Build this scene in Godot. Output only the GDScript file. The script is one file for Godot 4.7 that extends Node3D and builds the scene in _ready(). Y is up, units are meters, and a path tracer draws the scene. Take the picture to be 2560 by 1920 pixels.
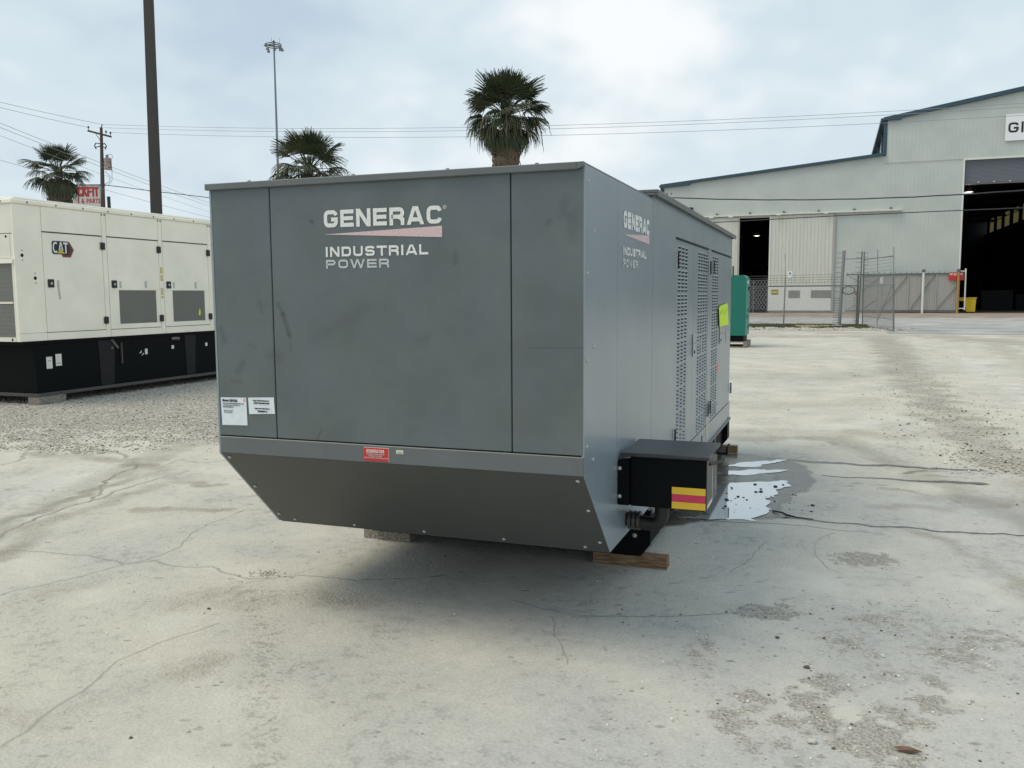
extends Node3D
# World axes: x runs along the front of the grey generator, z towards the viewer, y up; the origin is the
# ground point under its near right corner. Metres.

const CAM := Vector3(0.995, 1.65, 3.615)
const RT := Vector3(0.9389, 0, -0.3441)      # ground axes of the textured yard sheets: right and forward
const FW := Vector3(-0.3447, 0, -0.9387)

var M := {}
var rng := RandomNumberGenerator.new()
var env: Environment

func _ready():
	rng.seed = 20126
	# ---- camera, sky, sun, exposure
	var cam := Camera3D.new(); cam.name = "camera"
	cam.basis = Basis(Vector3(0.93892, -0.0061, -0.34409), Vector3(-0.02891, 0.99491, -0.09653), Vector3(0.34293, 0.10058, 0.93396)).orthonormalized()
	cam.position = CAM
	cam.fov = 47.5075; cam.near = 0.05; cam.far = 2500.0
	add_child(cam); cam.current = true
	env = Environment.new()
	env.background_mode = Environment.BG_SKY
	env.tonemap_mode = Environment.TONE_MAPPER_LINEAR
	env.tonemap_exposure = 1.48
	env.sdfgi_enabled = true; env.ssao_enabled = true; env.ssil_enabled = true
	var pano := PanoramaSkyMaterial.new()
	pano.panorama = make_sky()
	pano.energy_multiplier = 1.0
	var sky := Sky.new(); sky.sky_material = pano
	env.sky = sky
	env.background_energy_multiplier = 0.85
	var we := WorldEnvironment.new(); we.name = "world_environment"; we.environment = env; add_child(we)
	var sun := DirectionalLight3D.new(); sun.name = "sun"
	sun.light_energy = 0.44; sun.light_angular_distance = 35.0; sun.light_color = Color(1.0, 0.94, 0.84); sun.shadow_enabled = true
	add_child(sun)
	sun.look_at_from_position(Vector3(-17, 32, 10), Vector3.ZERO)
	# ---- the place
	make_materials()
	build_ground()
	build_warehouse()
	build_corrugated_gate()
	build_fence()
	build_generator()
	build_blocks()
	build_cream_generator()
	build_teal_generator()
	build_poles()
	build_palms()
	build_wires()
	build_details()

# ------------------------------------------------------------------ helpers: objects
var taken := {}
func numbered(n: String) -> String:
	if not taken.has(n):
		taken[n] = 0
		return n
	taken[n] += 1
	return "%s_%03d" % [n, taken[n]]

func thing(n: String, label: String, category: String, at: Vector3, group := "") -> Node3D:
	var o := Node3D.new(); o.name = numbered(n); add_child(o); o.position = at
	o.set_meta("label", label); o.set_meta("category", category)
	if group != "": o.set_meta("group", group)
	return o

func tag(o: Node3D, label: String, category: String, group := ""):
	o.set_meta("label", label); o.set_meta("category", category)
	if group != "": o.set_meta("group", group)

func put(n: String, mesh: Mesh, m: Material, parent: Node3D = null, xf := Transform3D()) -> MeshInstance3D:
	# parts keep the world's axes: a part of a thing is shifted back by the thing's own place
	var o := MeshInstance3D.new()
	o.mesh = mesh; o.material_override = m
	o.transform = xf
	if parent == null:
		o.name = numbered(n); add_child(o)
	else:
		o.name = n
		if parent.get_parent() == self and parent.get_class() == "Node3D": o.position -= parent.position
		parent.add_child(o, true)
	return o

func obj(n: String, st: SurfaceTool, m: Material, parent: Node3D = null) -> MeshInstance3D:
	return put(n, st.commit(), m, parent)

func solo(n: String, st: SurfaceTool, m: Material, at: Vector3, label: String, category: String, group := "") -> MeshInstance3D:
	var o := put(n, st.commit(), m)
	o.set_meta("label", label); o.set_meta("category", category)
	if group != "": o.set_meta("group", group)
	return o

func ground_piece(n: String, st: SurfaceTool, m: Material) -> MeshInstance3D:
	var o := put(n, st.commit(), m); o.set_meta("kind", "structure"); return o

func stuff(o: Node3D) -> Node3D:
	o.set_meta("kind", "stuff"); return o

# ------------------------------------------------------------------ helpers: shapes
func ST() -> SurfaceTool:
	var st := SurfaceTool.new(); st.begin(Mesh.PRIMITIVE_TRIANGLES); return st

func flat_uv(p: Vector3, n: Vector3) -> Vector2:
	if absf(n.y) > 0.7: return Vector2(p.x, p.z)
	if absf(n.x) > absf(n.z): return Vector2(-p.z, -p.y)
	return Vector2(p.x, -p.y)

func tri(st: SurfaceTool, a: Vector3, b: Vector3, c: Vector3, out: Vector3):
	var n := (b - a).cross(c - a)
	if n.length_squared() < 1e-16: return
	n = n.normalized()
	if n.dot(out) < 0.0:
		var t := b; b = c; c = t; n = -n
	# front faces run clockwise
	for p: Vector3 in [a, c, b]:
		st.set_normal(n); st.set_uv(flat_uv(p, n)); st.add_vertex(p)

func quad(st: SurfaceTool, a: Vector3, b: Vector3, c: Vector3, d: Vector3, out: Vector3):
	tri(st, a, b, c, out); tri(st, a, c, d, out)

func box(st: SurfaceTool, lo: Vector3, hi: Vector3, ch := 0.0, xf := Transform3D()):
	var c := (lo + hi) * 0.5
	var h := (hi - lo) * 0.5
	ch = minf(ch, minf(h.x, minf(h.y, h.z)) * 0.9)
	var B := xf.basis
	for ax in 3:
		var u := (ax + 1) % 3
		var v := (ax + 2) % 3
		for s: float in [-1.0, 1.0]:
			var q := []
			for k in [[-1, -1], [1, -1], [1, 1], [-1, 1]]:
				var p := Vector3.ZERO
				p[ax] = s * h[ax]; p[u] = k[0] * (h[u] - ch); p[v] = k[1] * (h[v] - ch)
				q.append(xf * (c + p))
			var n := Vector3.ZERO; n[ax] = s
			quad(st, q[0], q[1], q[2], q[3], B * n)
	if ch <= 0.0: return
	for ax in 3:
		var u := (ax + 1) % 3
		var v := (ax + 2) % 3
		for su: float in [-1.0, 1.0]:
			for sv: float in [-1.0, 1.0]:
				var q := []
				for k in [[-1, 0], [1, 0], [1, 1], [-1, 1]]:
					var p := Vector3.ZERO
					p[ax] = k[0] * (h[ax] - ch)
					p[u] = su * (h[u] - (ch if k[1] == 1 else 0.0)); p[v] = sv * (h[v] - (0.0 if k[1] == 1 else ch))
					q.append(xf * (c + p))
				var n := Vector3.ZERO; n[u] = su; n[v] = sv
				quad(st, q[0], q[1], q[2], q[3], B * n)
	for sx: float in [-1.0, 1.0]:
		for sy: float in [-1.0, 1.0]:
			for sz: float in [-1.0, 1.0]:
				var s := Vector3(sx, sy, sz)
				tri(st, xf * (c + s * Vector3(h.x, h.y - ch, h.z - ch)), xf * (c + s * Vector3(h.x - ch, h.y, h.z - ch)), xf * (c + s * Vector3(h.x - ch, h.y - ch, h.z)), B * s)

func bx(x0: float, x1: float, y0: float, y1: float, z0: float, z1: float, ch := 0.0) -> SurfaceTool:
	var st := ST()
	box(st, Vector3(minf(x0, x1), minf(y0, y1), minf(z0, z1)), Vector3(maxf(x0, x1), maxf(y0, y1), maxf(z0, z1)), ch)
	return st

func addb(st: SurfaceTool, x0: float, x1: float, y0: float, y1: float, z0: float, z1: float, ch := 0.0):
	box(st, Vector3(minf(x0, x1), minf(y0, y1), minf(z0, z1)), Vector3(maxf(x0, x1), maxf(y0, y1), maxf(z0, z1)), ch)

# a flat outline (in the axes e1, e2 from o) given a thickness along n
func slab(st: SurfaceTool, poly: PackedVector2Array, o: Vector3, e1: Vector3, e2: Vector3, n: Vector3, t: float):
	var idx := Geometry2D.triangulate_polygon(poly)
	var P := func(p: Vector2, k: float) -> Vector3: return o + e1 * p.x + e2 * p.y + n * k
	for i in range(0, idx.size(), 3):
		tri(st, P.call(poly[idx[i]], t), P.call(poly[idx[i + 1]], t), P.call(poly[idx[i + 2]], t), n)
		tri(st, P.call(poly[idx[i]], 0.0), P.call(poly[idx[i + 1]], 0.0), P.call(poly[idx[i + 2]], 0.0), -n)
	var area := 0.0
	for i in poly.size():
		area += poly[i].cross(poly[(i + 1) % poly.size()])
	for i in poly.size():
		var a := poly[i]
		var b := poly[(i + 1) % poly.size()]
		var d := (b - a) * signf(area)
		var out := e1 * d.y - e2 * d.x
		quad(st, P.call(a, 0.0), P.call(b, 0.0), P.call(b, t), P.call(a, t), out)

func ring_frame(dir: Vector3) -> Array:
	var a := dir.cross(Vector3.UP)
	if a.length() < 0.05: a = dir.cross(Vector3.RIGHT)
	a = a.normalized()
	return [a, dir.cross(a).normalized()]

# a round bar along points; radius may be a number or a list
func tube(st: SurfaceTool, pts: Array, r, sides := 8, capped := true):
	var rings := []
	var nors := []
	var prev := Vector3.ZERO
	for i in pts.size():
		var d: Vector3
		if i == 0: d = pts[1] - pts[0]
		elif i == pts.size() - 1: d = pts[i] - pts[i - 1]
		else: d = (pts[i + 1] - pts[i]).normalized() + (pts[i] - pts[i - 1]).normalized()
		d = d.normalized()
		var f: Array
		if prev == Vector3.ZERO: f = ring_frame(d)
		else:
			var b := d.cross(prev).normalized()
			f = [b.cross(d).normalized(), b]
		prev = f[0]
		var rad: float = r[i] if r is Array else r
		var ring := []
		var nn := []
		for k in sides:
			var a := TAU * k / sides
			var n: Vector3 = f[0] * cos(a) + f[1] * sin(a)
			ring.append(pts[i] + n * rad); nn.append(n)
		rings.append(ring); nors.append(nn)
	for i in pts.size() - 1:
		for k in sides:
			var k2 := (k + 1) % sides
			var A: Vector3 = rings[i][k]; var Bv: Vector3 = rings[i][k2]; var C: Vector3 = rings[i + 1][k2]; var D: Vector3 = rings[i + 1][k]
			smooth(st, [A, Bv, C], [nors[i][k], nors[i][k2], nors[i + 1][k2]])
			smooth(st, [A, C, D], [nors[i][k], nors[i + 1][k2], nors[i + 1][k]])
	if capped:
		for e in [0, pts.size() - 1]:
			var out: Vector3 = (pts[0] - pts[1]) if e == 0 else (pts[e] - pts[e - 1])
			for k in range(1, sides - 1):
				tri(st, rings[e][0], rings[e][k], rings[e][k + 1], out)

func smooth(st: SurfaceTool, p: Array, n: Array):
	var g: Vector3 = (p[1] - p[0]).cross(p[2] - p[0])
	if g.length_squared() < 1e-18: return
	var order := [0, 2, 1] if g.dot(n[0] + n[1] + n[2]) > 0.0 else [0, 1, 2]
	for k: int in order:
		st.set_normal(n[k]); st.set_uv(Vector2(p[k].x + p[k].z, -p[k].y)); st.add_vertex(p[k])

func bar(a: Vector3, b: Vector3, r: float, sides := 8) -> SurfaceTool:
	var st := ST(); tube(st, [a, b], r, sides); return st

func dome(st: SurfaceTool, c: Vector3, n: Vector3, r: float, h: float, sides := 8):
	var f := ring_frame(n)
	var prev := []
	for j in 4:
		var t := j / 3.0 * PI * 0.5
		var ring := []
		for k in sides:
			var a := TAU * k / sides
			ring.append([c + (f[0] * cos(a) + f[1] * sin(a)) * r * cos(t) + n * h * sin(t), ((f[0] * cos(a) + f[1] * sin(a)) * cos(t) + n * sin(t)).normalized()])
		if j > 0:
			for k in sides:
				var k2 := (k + 1) % sides
				smooth(st, [prev[k][0], prev[k2][0], ring[k2][0]], [prev[k][1], prev[k2][1], ring[k2][1]])
				smooth(st, [prev[k][0], ring[k2][0], ring[k][0]], [prev[k][1], ring[k2][1], ring[k][1]])
		prev = ring

# a bolt: washer and domed head
func bolt(parent: Node3D, c: Vector3, n: Vector3, r := 0.009, m: Material = null):
	var st := ST()
	tube(st, [c - n * 0.001, c + n * 0.0015], r * 1.35, 10)
	dome(st, c + n * 0.0015, n, r, r * 0.7, 8)
	obj("bolt", st, m if m else M.steel, parent)

# ------------------------------------------------------------------ helpers: lettering of flat strokes
func ribbon(st: SurfaceTool, pts: PackedVector2Array, closed: bool, w: float, o: Vector3, e1: Vector3, e2: Vector3, n: Vector3):
	var L := []
	var R := []
	var c := pts.size()
	for i in c:
		var a := pts[(i - 1 + c) % c] if (closed or i > 0) else pts[0]
		var b := pts[i]
		var d := pts[(i + 1) % c] if (closed or i < c - 1) else pts[c - 1]
		var t1 := (b - a).normalized() if b != a else (d - b).normalized()
		var t2 := (d - b).normalized() if d != b else t1
		var n1 := Vector2(-t1.y, t1.x)
		var n2 := Vector2(-t2.y, t2.x)
		var m := (n1 + n2).normalized()
		var k := w / maxf(0.7, m.dot(n1))
		L.append(b + m * k); R.append(b - m * k)
	for i in (c if closed else c - 1):
		var j := (i + 1) % c
		quad(st, o + e1 * L[i].x + e2 * L[i].y, o + e1 * L[j].x + e2 * L[j].y, o + e1 * R[j].x + e2 * R[j].y, o + e1 * R[i].x + e2 * R[i].y, n)

func arc(c: Vector2, r: Vector2, a0: float, a1: float, k := 5) -> Array:
	var o := []
	for i in k + 1:
		var a := deg_to_rad(lerpf(a0, a1, float(i) / k))
		o.append(c + Vector2(cos(a) * r.x, sin(a) * r.y))
	return o

# wide square-shouldered capitals on a 1 x 1 cell (the strokes' middle lines); w is half a stroke
func glyph(ch: String) -> Array:
	var q := 0.13                                # stroke inset
	var r := Vector2(0.2, 0.24)
	var lo := q; var hi := 1.0 - q
	match ch:
		"K": return [[false, [Vector2(lo, 0), Vector2(lo, 1)]], [false, [Vector2(lo, 0.36), Vector2(0.92, 1)]], [false, [Vector2(0.42, 0.56), Vector2(0.96, 0)]]]
		"F": return [[false, [Vector2(1, hi), Vector2(lo, hi), Vector2(lo, 0)]], [false, [Vector2(lo, 0.5), Vector2(0.9, 0.5)]]]
		"I": return [[false, [Vector2(0.5, 0), Vector2(0.5, 1)]]]
		"L": return [[false, [Vector2(lo, 1), Vector2(lo, lo), Vector2(1, lo)]]]
		"T": return [[false, [Vector2(0, hi), Vector2(1, hi)]], [false, [Vector2(0.5, hi), Vector2(0.5, 0)]]]
		"E": return [[false, [Vector2(1, hi), Vector2(lo, hi), Vector2(lo, lo), Vector2(1, lo)]], [false, [Vector2(lo, 0.5), Vector2(0.96, 0.5)]]]
		"N": return [[false, [Vector2(lo, 0), Vector2(lo, 1)]], [false, [Vector2(hi, 0), Vector2(hi, 1)]], [false, [Vector2(lo, 1.0), Vector2(hi, 0.0)]]]
		"A": return [[false, [Vector2(0.10, 0), Vector2(0.455, 1)]], [false, [Vector2(0.90, 0), Vector2(0.545, 1)]], [false, [Vector2(0.24, 0.28), Vector2(0.76, 0.28)]]]
		"W": return [[false, [Vector2(0.06, 1), Vector2(0.27, 0)]], [false, [Vector2(0.27, 0), Vector2(0.5, 1)]], [false, [Vector2(0.5, 1), Vector2(0.73, 0)]], [false, [Vector2(0.73, 0), Vector2(0.94, 1)]]]
		"D": return [[true, [Vector2(lo, lo)] + arc(Vector2(hi - r.x, lo + r.y), r, -90, 0) + arc(Vector2(hi - r.x, hi - r.y), r, 0, 90) + [Vector2(lo, hi)]]]
		"O": return [[true, arc(Vector2(hi - r.x, lo + r.y), r, -90, 0) + arc(Vector2(hi - r.x, hi - r.y), r, 0, 90) + arc(Vector2(lo + r.x, hi - r.y), r, 90, 180) + arc(Vector2(lo + r.x, lo + r.y), r, 180, 270)]]
		"U": return [[false, [Vector2(lo, 1)] + arc(Vector2(lo + r.x, lo + r.y), r, 180, 270) + arc(Vector2(hi - r.x, lo + r.y), r, 270, 360) + [Vector2(hi, 1)]]]
		"C": return [[false, arc(Vector2(hi - r.x, hi - r.y), r, 14, 90) + arc(Vector2(lo + r.x, hi - r.y), r, 90, 180) + arc(Vector2(lo + r.x, lo + r.y), r, 180, 270) + arc(Vector2(hi - r.x, lo + r.y), r, 270, 346)]]
		"G": return [[false, arc(Vector2(hi - r.x, hi - r.y), r, 14, 90) + arc(Vector2(lo + r.x, hi - r.y), r, 90, 180) + arc(Vector2(lo + r.x, lo + r.y), r, 180, 270) + arc(Vector2(hi - r.x, lo + r.y), r, 270, 360) + [Vector2(hi, 0.46), Vector2(0.52, 0.46)]]]
		"S": return [[false, [Vector2(hi, 0.72)] + arc(Vector2(hi - r.x, hi - 0.18), Vector2(r.x, 0.18), 20, 90) + arc(Vector2(lo + r.x, hi - 0.185), Vector2(r.x, 0.185), 90, 270) + arc(Vector2(hi - r.x, lo + 0.185), Vector2(r.x, 0.185), 90, -90, 8) + arc(Vector2(lo + r.x, lo + 0.18), Vector2(r.x, 0.18), 270, 200) + [Vector2(lo, 0.28)]]]
		"P": return [[false, [Vector2(lo, 0), Vector2(lo, hi)] + arc(Vector2(hi - r.x, hi - 0.2), Vector2(r.x, 0.2), 90, -90, 8) + [Vector2(lo, hi - 0.4)]]]
		"R": return [[false, [Vector2(lo, 0), Vector2(lo, hi)] + arc(Vector2(hi - r.x, hi - 0.2), Vector2(r.x, 0.2), 90, -90, 8) + [Vector2(lo, hi - 0.4)]], [false, [Vector2(0.6, hi - 0.4), Vector2(hi, hi - 0.55), Vector2(hi, 0)]]]
	return []

func word(text: String, x0: float, x1: float, y0: float, y1: float, o: Vector3, e1: Vector3, e2: Vector3, n: Vector3, weight := 1.0) -> SurfaceTool:
	var st := ST()
	var widths := {"I": 0.3, "W": 1.35, "L": 0.85, "E": 0.92, "A": 1.1, "T": 0.98}
	var gap := 0.16
	var total := -gap
	for c in text: total += float(widths.get(c, 1.0)) + gap
	var k := (x1 - x0) / total
	var hgt := y1 - y0
	var x := x0
	var w := hgt * 0.112 * weight
	var lift := 0.0
	for c in text:
		var cw: float = float(widths.get(c, 1.0)) * k
		for s in glyph(c):
			var pts := PackedVector2Array()
			for p: Vector2 in s[1]:
				var px: float = x + (p.x * cw if c != "I" else cw * 0.5)
				pts.append(Vector2(px, y0 + p.y * hgt))
			if pts.size() == 2 and absf(pts[0].x - pts[1].x) > 0.002 and absf(pts[0].y - pts[1].y) > 0.002:
				# a slanting stroke is cut level with the line
				var dv := (pts[1] - pts[0]).normalized()
				var nv := Vector2(-dv.y, dv.x) * w
				var body := PackedVector2Array([pts[0] - dv * hgt - nv, pts[1] + dv * hgt - nv, pts[1] + dv * hgt + nv, pts[0] - dv * hgt + nv])
				var cell := PackedVector2Array([Vector2(x0 - 1, y0), Vector2(x1 + 1, y0), Vector2(x1 + 1, y1), Vector2(x0 - 1, y1)])
				for piece in Geometry2D.intersect_polygons(body, cell):
					var ix := Geometry2D.triangulate_polygon(piece)
					for i in range(0, ix.size(), 3):
						var v := []
						for j in 3: v.append(o + n * lift + e1 * piece[ix[i + j]].x + e2 * piece[ix[i + j]].y)
						tri(st, v[0], v[1], v[2], n)
			else:
				ribbon(st, pts, s[0], w, o + n * lift, e1, e2, n)
			lift = fmod(lift + 0.00015, 0.0009)
		x += cw + gap * k
	return st

# printed text as thin letters: fits the box x0..x1 (left, or centred when fit is false) at height h
func print_text(parent: Node3D, n: String, text: String, o: Vector3, e1: Vector3, e2: Vector3, width: float, h: float, m: Material, bold := false, serif := "Droid Sans"):
	var t := TextMesh.new()
	var f := SystemFont.new(); f.font_names = PackedStringArray([serif]); f.font_weight = 700 if bold else 400
	t.font = f; t.text = text; t.font_size = 32; t.pixel_size = 0.01; t.depth = 0.002
	t.horizontal_alignment = HORIZONTAL_ALIGNMENT_LEFT; t.vertical_alignment = VERTICAL_ALIGNMENT_BOTTOM
	var bb := t.get_aabb()
	if bb.size.x <= 0.0: return
	var sx := width / bb.size.x
	var sy := h / bb.size.y
	var nn := e1.cross(e2).normalized()
	var B := Basis(e1 * sx, e2 * sy, nn)
	put(n, t, m, parent, Transform3D(B, o - B * Vector3(bb.position.x, bb.position.y, 0) + nn * 0.0015))

# ------------------------------------------------------------------ helpers: textures and materials
func lin(r: float, g: float, b: float) -> Color:
	return Color(r, g, b).linear_to_srgb()

func noise(seed_: int, f: float, oct := 3, kind := FastNoiseLite.TYPE_SIMPLEX_SMOOTH) -> FastNoiseLite:
	var n := FastNoiseLite.new()
	n.seed = seed_; n.frequency = f; n.noise_type = kind
	n.fractal_type = FastNoiseLite.FRACTAL_FBM if oct > 1 else FastNoiseLite.FRACTAL_NONE
	n.fractal_octaves = oct
	return n

# a tile of noise between two colours; squeeze > 1 sharpens it
func tile(seed_: int, f: float, oct: int, a: Color, b: Color, size := 256, squeeze := 1.0, stretch := Vector2.ONE) -> ImageTexture:
	var im := noise(seed_, f, oct).get_seamless_image(size, size, false, false, 0.15, true)
	if stretch != Vector2.ONE:
		im.resize(int(size * stretch.x), int(size * stretch.y), Image.INTERPOLATE_BILINEAR)
	im.convert(Image.FORMAT_L8)
	var d := im.get_data()
	var w := im.get_width(); var h := im.get_height()
	var lut := PackedByteArray(); lut.resize(256 * 3)
	for i in 256:
		var t := clampf((i / 255.0 - 0.5) * squeeze + 0.5, 0.0, 1.0)
		var c := a.lerp(b, t)
		lut[i * 3] = int(c.r * 255); lut[i * 3 + 1] = int(c.g * 255); lut[i * 3 + 2] = int(c.b * 255)
	var out := PackedByteArray(); out.resize(w * h * 3)
	for i in w * h:
		var k := d[i] * 3
		out[i * 3] = lut[k]; out[i * 3 + 1] = lut[k + 1]; out[i * 3 + 2] = lut[k + 2]
	return ImageTexture.create_from_image(Image.create_from_data(w, h, false, Image.FORMAT_RGB8, out))

func mat(n: String, c: Color, rough := 0.6, metal := 0.0, tex: Texture2D = null, scale = 1.0, bump: Texture2D = null, bump_cm := 0.1, spec := 0.5) -> StandardMaterial3D:
	var m := StandardMaterial3D.new()
	m.resource_name = n
	m.albedo_color = c; m.roughness = rough; m.metallic = metal; m.metallic_specular = spec
	if tex or bump:
		m.uv1_triplanar = true; m.uv1_world_triplanar = true
		m.uv1_scale = scale if scale is Vector3 else Vector3.ONE * scale
	if tex: m.albedo_texture = tex
	if bump:
		m.heightmap_enabled = true; m.heightmap_texture = bump; m.heightmap_scale = bump_cm
	M[n] = m
	return m

func make_materials():
	var W := Color.WHITE
	var soft := tile(11, 0.012, 4, Color(0.95, 0.955, 0.955), W, 256, 1.3)
	var fine := tile(12, 0.05, 4, Color(0.86, 0.85, 0.83), W, 256, 1.4)
	var streak := tile(13, 0.03, 4, Color(0.955, 0.95, 0.94), W, 256, 1.3)
	var grain := tile(14, 0.03, 4, Color(0.72, 0.66, 0.58), W, 256, 1.8)
	var rust := tile(15, 0.03, 4, Color(0.62, 0.40, 0.30), Color(0.86, 0.88, 0.88), 256, 3.0)
	var ripple := tile(16, 0.008, 2, Color.BLACK, W, 256)
	var down := Vector3(0.5, 0.045, 0.5)
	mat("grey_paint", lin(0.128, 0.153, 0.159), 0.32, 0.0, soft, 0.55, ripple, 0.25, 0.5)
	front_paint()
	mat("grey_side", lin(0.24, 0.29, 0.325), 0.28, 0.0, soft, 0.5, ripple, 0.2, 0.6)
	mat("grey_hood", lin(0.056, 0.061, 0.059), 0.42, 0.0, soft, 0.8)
	mat("grey_cap", lin(0.125, 0.142, 0.145), 0.42, 0.0, soft, 0.8)
	mat("dark", lin(0.006, 0.006, 0.007), 0.8)
	mat("black_paint", lin(0.003, 0.0045, 0.005), 0.55, 0.0, null, 1.0, null, 0.1, 0.22)
	mat("black_lid", lin(0.035, 0.041, 0.05), 0.36, 0.0, fine, 2.0)
	mat("black_side", lin(0.075, 0.075, 0.072), 0.4, 0.0, fine, 2.0)
	mat("rubber", lin(0.015, 0.015, 0.016), 0.55)
	mat("steel", lin(0.5, 0.51, 0.51), 0.4, 0.6)
	mat("chrome", lin(0.5, 0.5, 0.48), 0.35, 0.25)
	mat("zinc", lin(0.30, 0.315, 0.325), 0.5, 0.35, fine, 1.5)
	mat("zinc_dark", lin(0.17, 0.18, 0.185), 0.55, 0.3, fine, 1.5)
	mat("vinyl_white", lin(0.86, 0.89, 0.88), 0.5, 0.0, fine, 9.0)
	mat("vinyl_pink", lin(0.74, 0.56, 0.59), 0.55, 0.0, fine, 9.0)
	mat("vinyl_grey", lin(0.60, 0.63, 0.67), 0.6, 0.0, fine, 9.0)
	mat("paper", lin(0.74, 0.80, 0.84), 0.6, 0.0, soft, 6.0)
	mat("ink", lin(0.02, 0.02, 0.025), 0.7)
	mat("ink_pale", lin(0.22, 0.23, 0.25), 0.7)
	mat("red_plate", lin(0.55, 0.03, 0.025), 0.4)
	mat("label_white", lin(0.7, 0.7, 0.66), 0.5)
	mat("label_cream", lin(0.55, 0.55, 0.42), 0.5)
	mat("pink_mark", lin(0.75, 0.35, 0.32), 0.6)
	mat("yellow_stripe", lin(0.8, 0.5, 0.03), 0.4)
	mat("pink_stripe", lin(0.62, 0.03, 0.10), 0.4)
	mat("tag_yellow", lin(0.62, 0.88, 0.0), 0.5)
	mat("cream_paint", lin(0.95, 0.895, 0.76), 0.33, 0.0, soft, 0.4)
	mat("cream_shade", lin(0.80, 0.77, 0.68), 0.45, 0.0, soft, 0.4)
	mat("seam", lin(0.03, 0.03, 0.03), 0.8)
	mat("mesh_grey", lin(0.26, 0.26, 0.24), 0.6)
	mat("logo_red", lin(0.25, 0.02, 0.02), 0.4)
	mat("logo_yellow", lin(0.55, 0.42, 0.06), 0.4)
	mat("logo_grey", lin(0.035, 0.032, 0.03), 0.4)
	mat("teal", lin(0.002, 0.155, 0.115), 0.42, 0.0, soft, 0.8)
	mat("teal_side", lin(0.03, 0.26, 0.20), 0.42, 0.0, soft, 0.8)
	mat("wood", lin(0.30, 0.20, 0.12), 0.85, 0.0, grain, Vector3(0.9, 9.0, 9.0), grain, 0.06)
	mat("wood_grey", lin(0.34, 0.33, 0.31), 0.9, 0.0, grain, Vector3(5.0, 8.0, 0.9), grain, 0.06)
	mat("wood_pale", lin(0.62, 0.56, 0.34), 0.85, 0.0, grain, 1.5)
	mat("pole_wood", lin(0.085, 0.07, 0.058), 0.9, 0.0, streak, Vector3(6, 0.6, 6))
	mat("pole_dark", lin(0.035, 0.031, 0.028), 0.6, 0.0, streak, Vector3(5, 0.4, 5))
	mat("mast_grey", lin(0.20, 0.22, 0.25), 0.55, 0.2)
	mat("transformer", lin(0.6, 0.6, 0.6), 0.6, 0.0, rust, 1.2)
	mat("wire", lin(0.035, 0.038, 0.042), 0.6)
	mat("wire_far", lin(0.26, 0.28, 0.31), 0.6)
	mat("sign_board", lin(0.66, 0.66, 0.62), 0.7, 0.0, streak, 0.8)
	mat("sign_red", lin(0.45, 0.035, 0.03), 0.6)
	mat("wall_metal", lin(0.55, 0.59, 0.56), 0.5, 0.0, soft, 0.1)
	mat("door_metal", lin(0.66, 0.67, 0.61), 0.5, 0.0, streak, down)
	mat("trim_teal", lin(0.03, 0.07, 0.10), 0.5)
	mat("trim_light", lin(0.72, 0.74, 0.70), 0.5)
	mat("shutter", lin(0.16, 0.18, 0.21), 0.5)
	mat("inside", lin(0.02, 0.021, 0.024), 0.9)
	mat("inside_floor", lin(0.05, 0.047, 0.045), 0.9)
	mat("panel_light", lin(0.42, 0.40, 0.30), 0.7)
	mat("fence_grey", lin(0.43, 0.425, 0.40), 0.65, 0.0, streak, Vector3(0.8, 0.1, 0.8))
	mat("fence_line", lin(0.2, 0.2, 0.19), 0.65)
	mat("post_yellow", lin(0.42, 0.27, 0.06), 0.7, 0.0, streak, 1.0)
	mat("box_yellow", lin(0.55, 0.38, 0.01), 0.55)
	mat("sign_white", lin(0.82, 0.84, 0.86), 0.5)
	mat("sign_navy", lin(0.012, 0.014, 0.025), 0.5)
	mat("frond_green", lin(0.038, 0.062, 0.024), 0.6, 0.0, fine, 2.0)
	mat("frond_olive", lin(0.065, 0.078, 0.035), 0.65, 0.0, fine, 2.0)
	mat("frond_dead", lin(0.165, 0.130, 0.092), 0.9, 0.0, streak, 2.0)
	mat("bark", lin(0.13, 0.105, 0.08), 0.95, 0.0, streak, 1.2, fine, 1.0)
	mat("grass", lin(0.10, 0.12, 0.055), 0.9)
	mat("stone_pale", lin(0.46, 0.44, 0.40), 0.9); M.stone_pale.vertex_color_use_as_albedo = true
	for k in ["frond_green", "frond_olive"]:
		M[k].backlight_enabled = true; M[k].backlight = Color(0.12, 0.15, 0.06)
	M.lamp = mat("lamp", Color(1, 1, 0.95), 0.5)
	M.lamp.emission_enabled = true; M.lamp.emission = Color(1, 0.97, 0.88); M.lamp.emission_energy_multiplier = 0.5
	var water := mat("water", lin(0.62, 0.64, 0.66), 0.03, 0.62, null, 1.0, null, 0.1, 1.0)
	water.clearcoat_enabled = false

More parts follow.
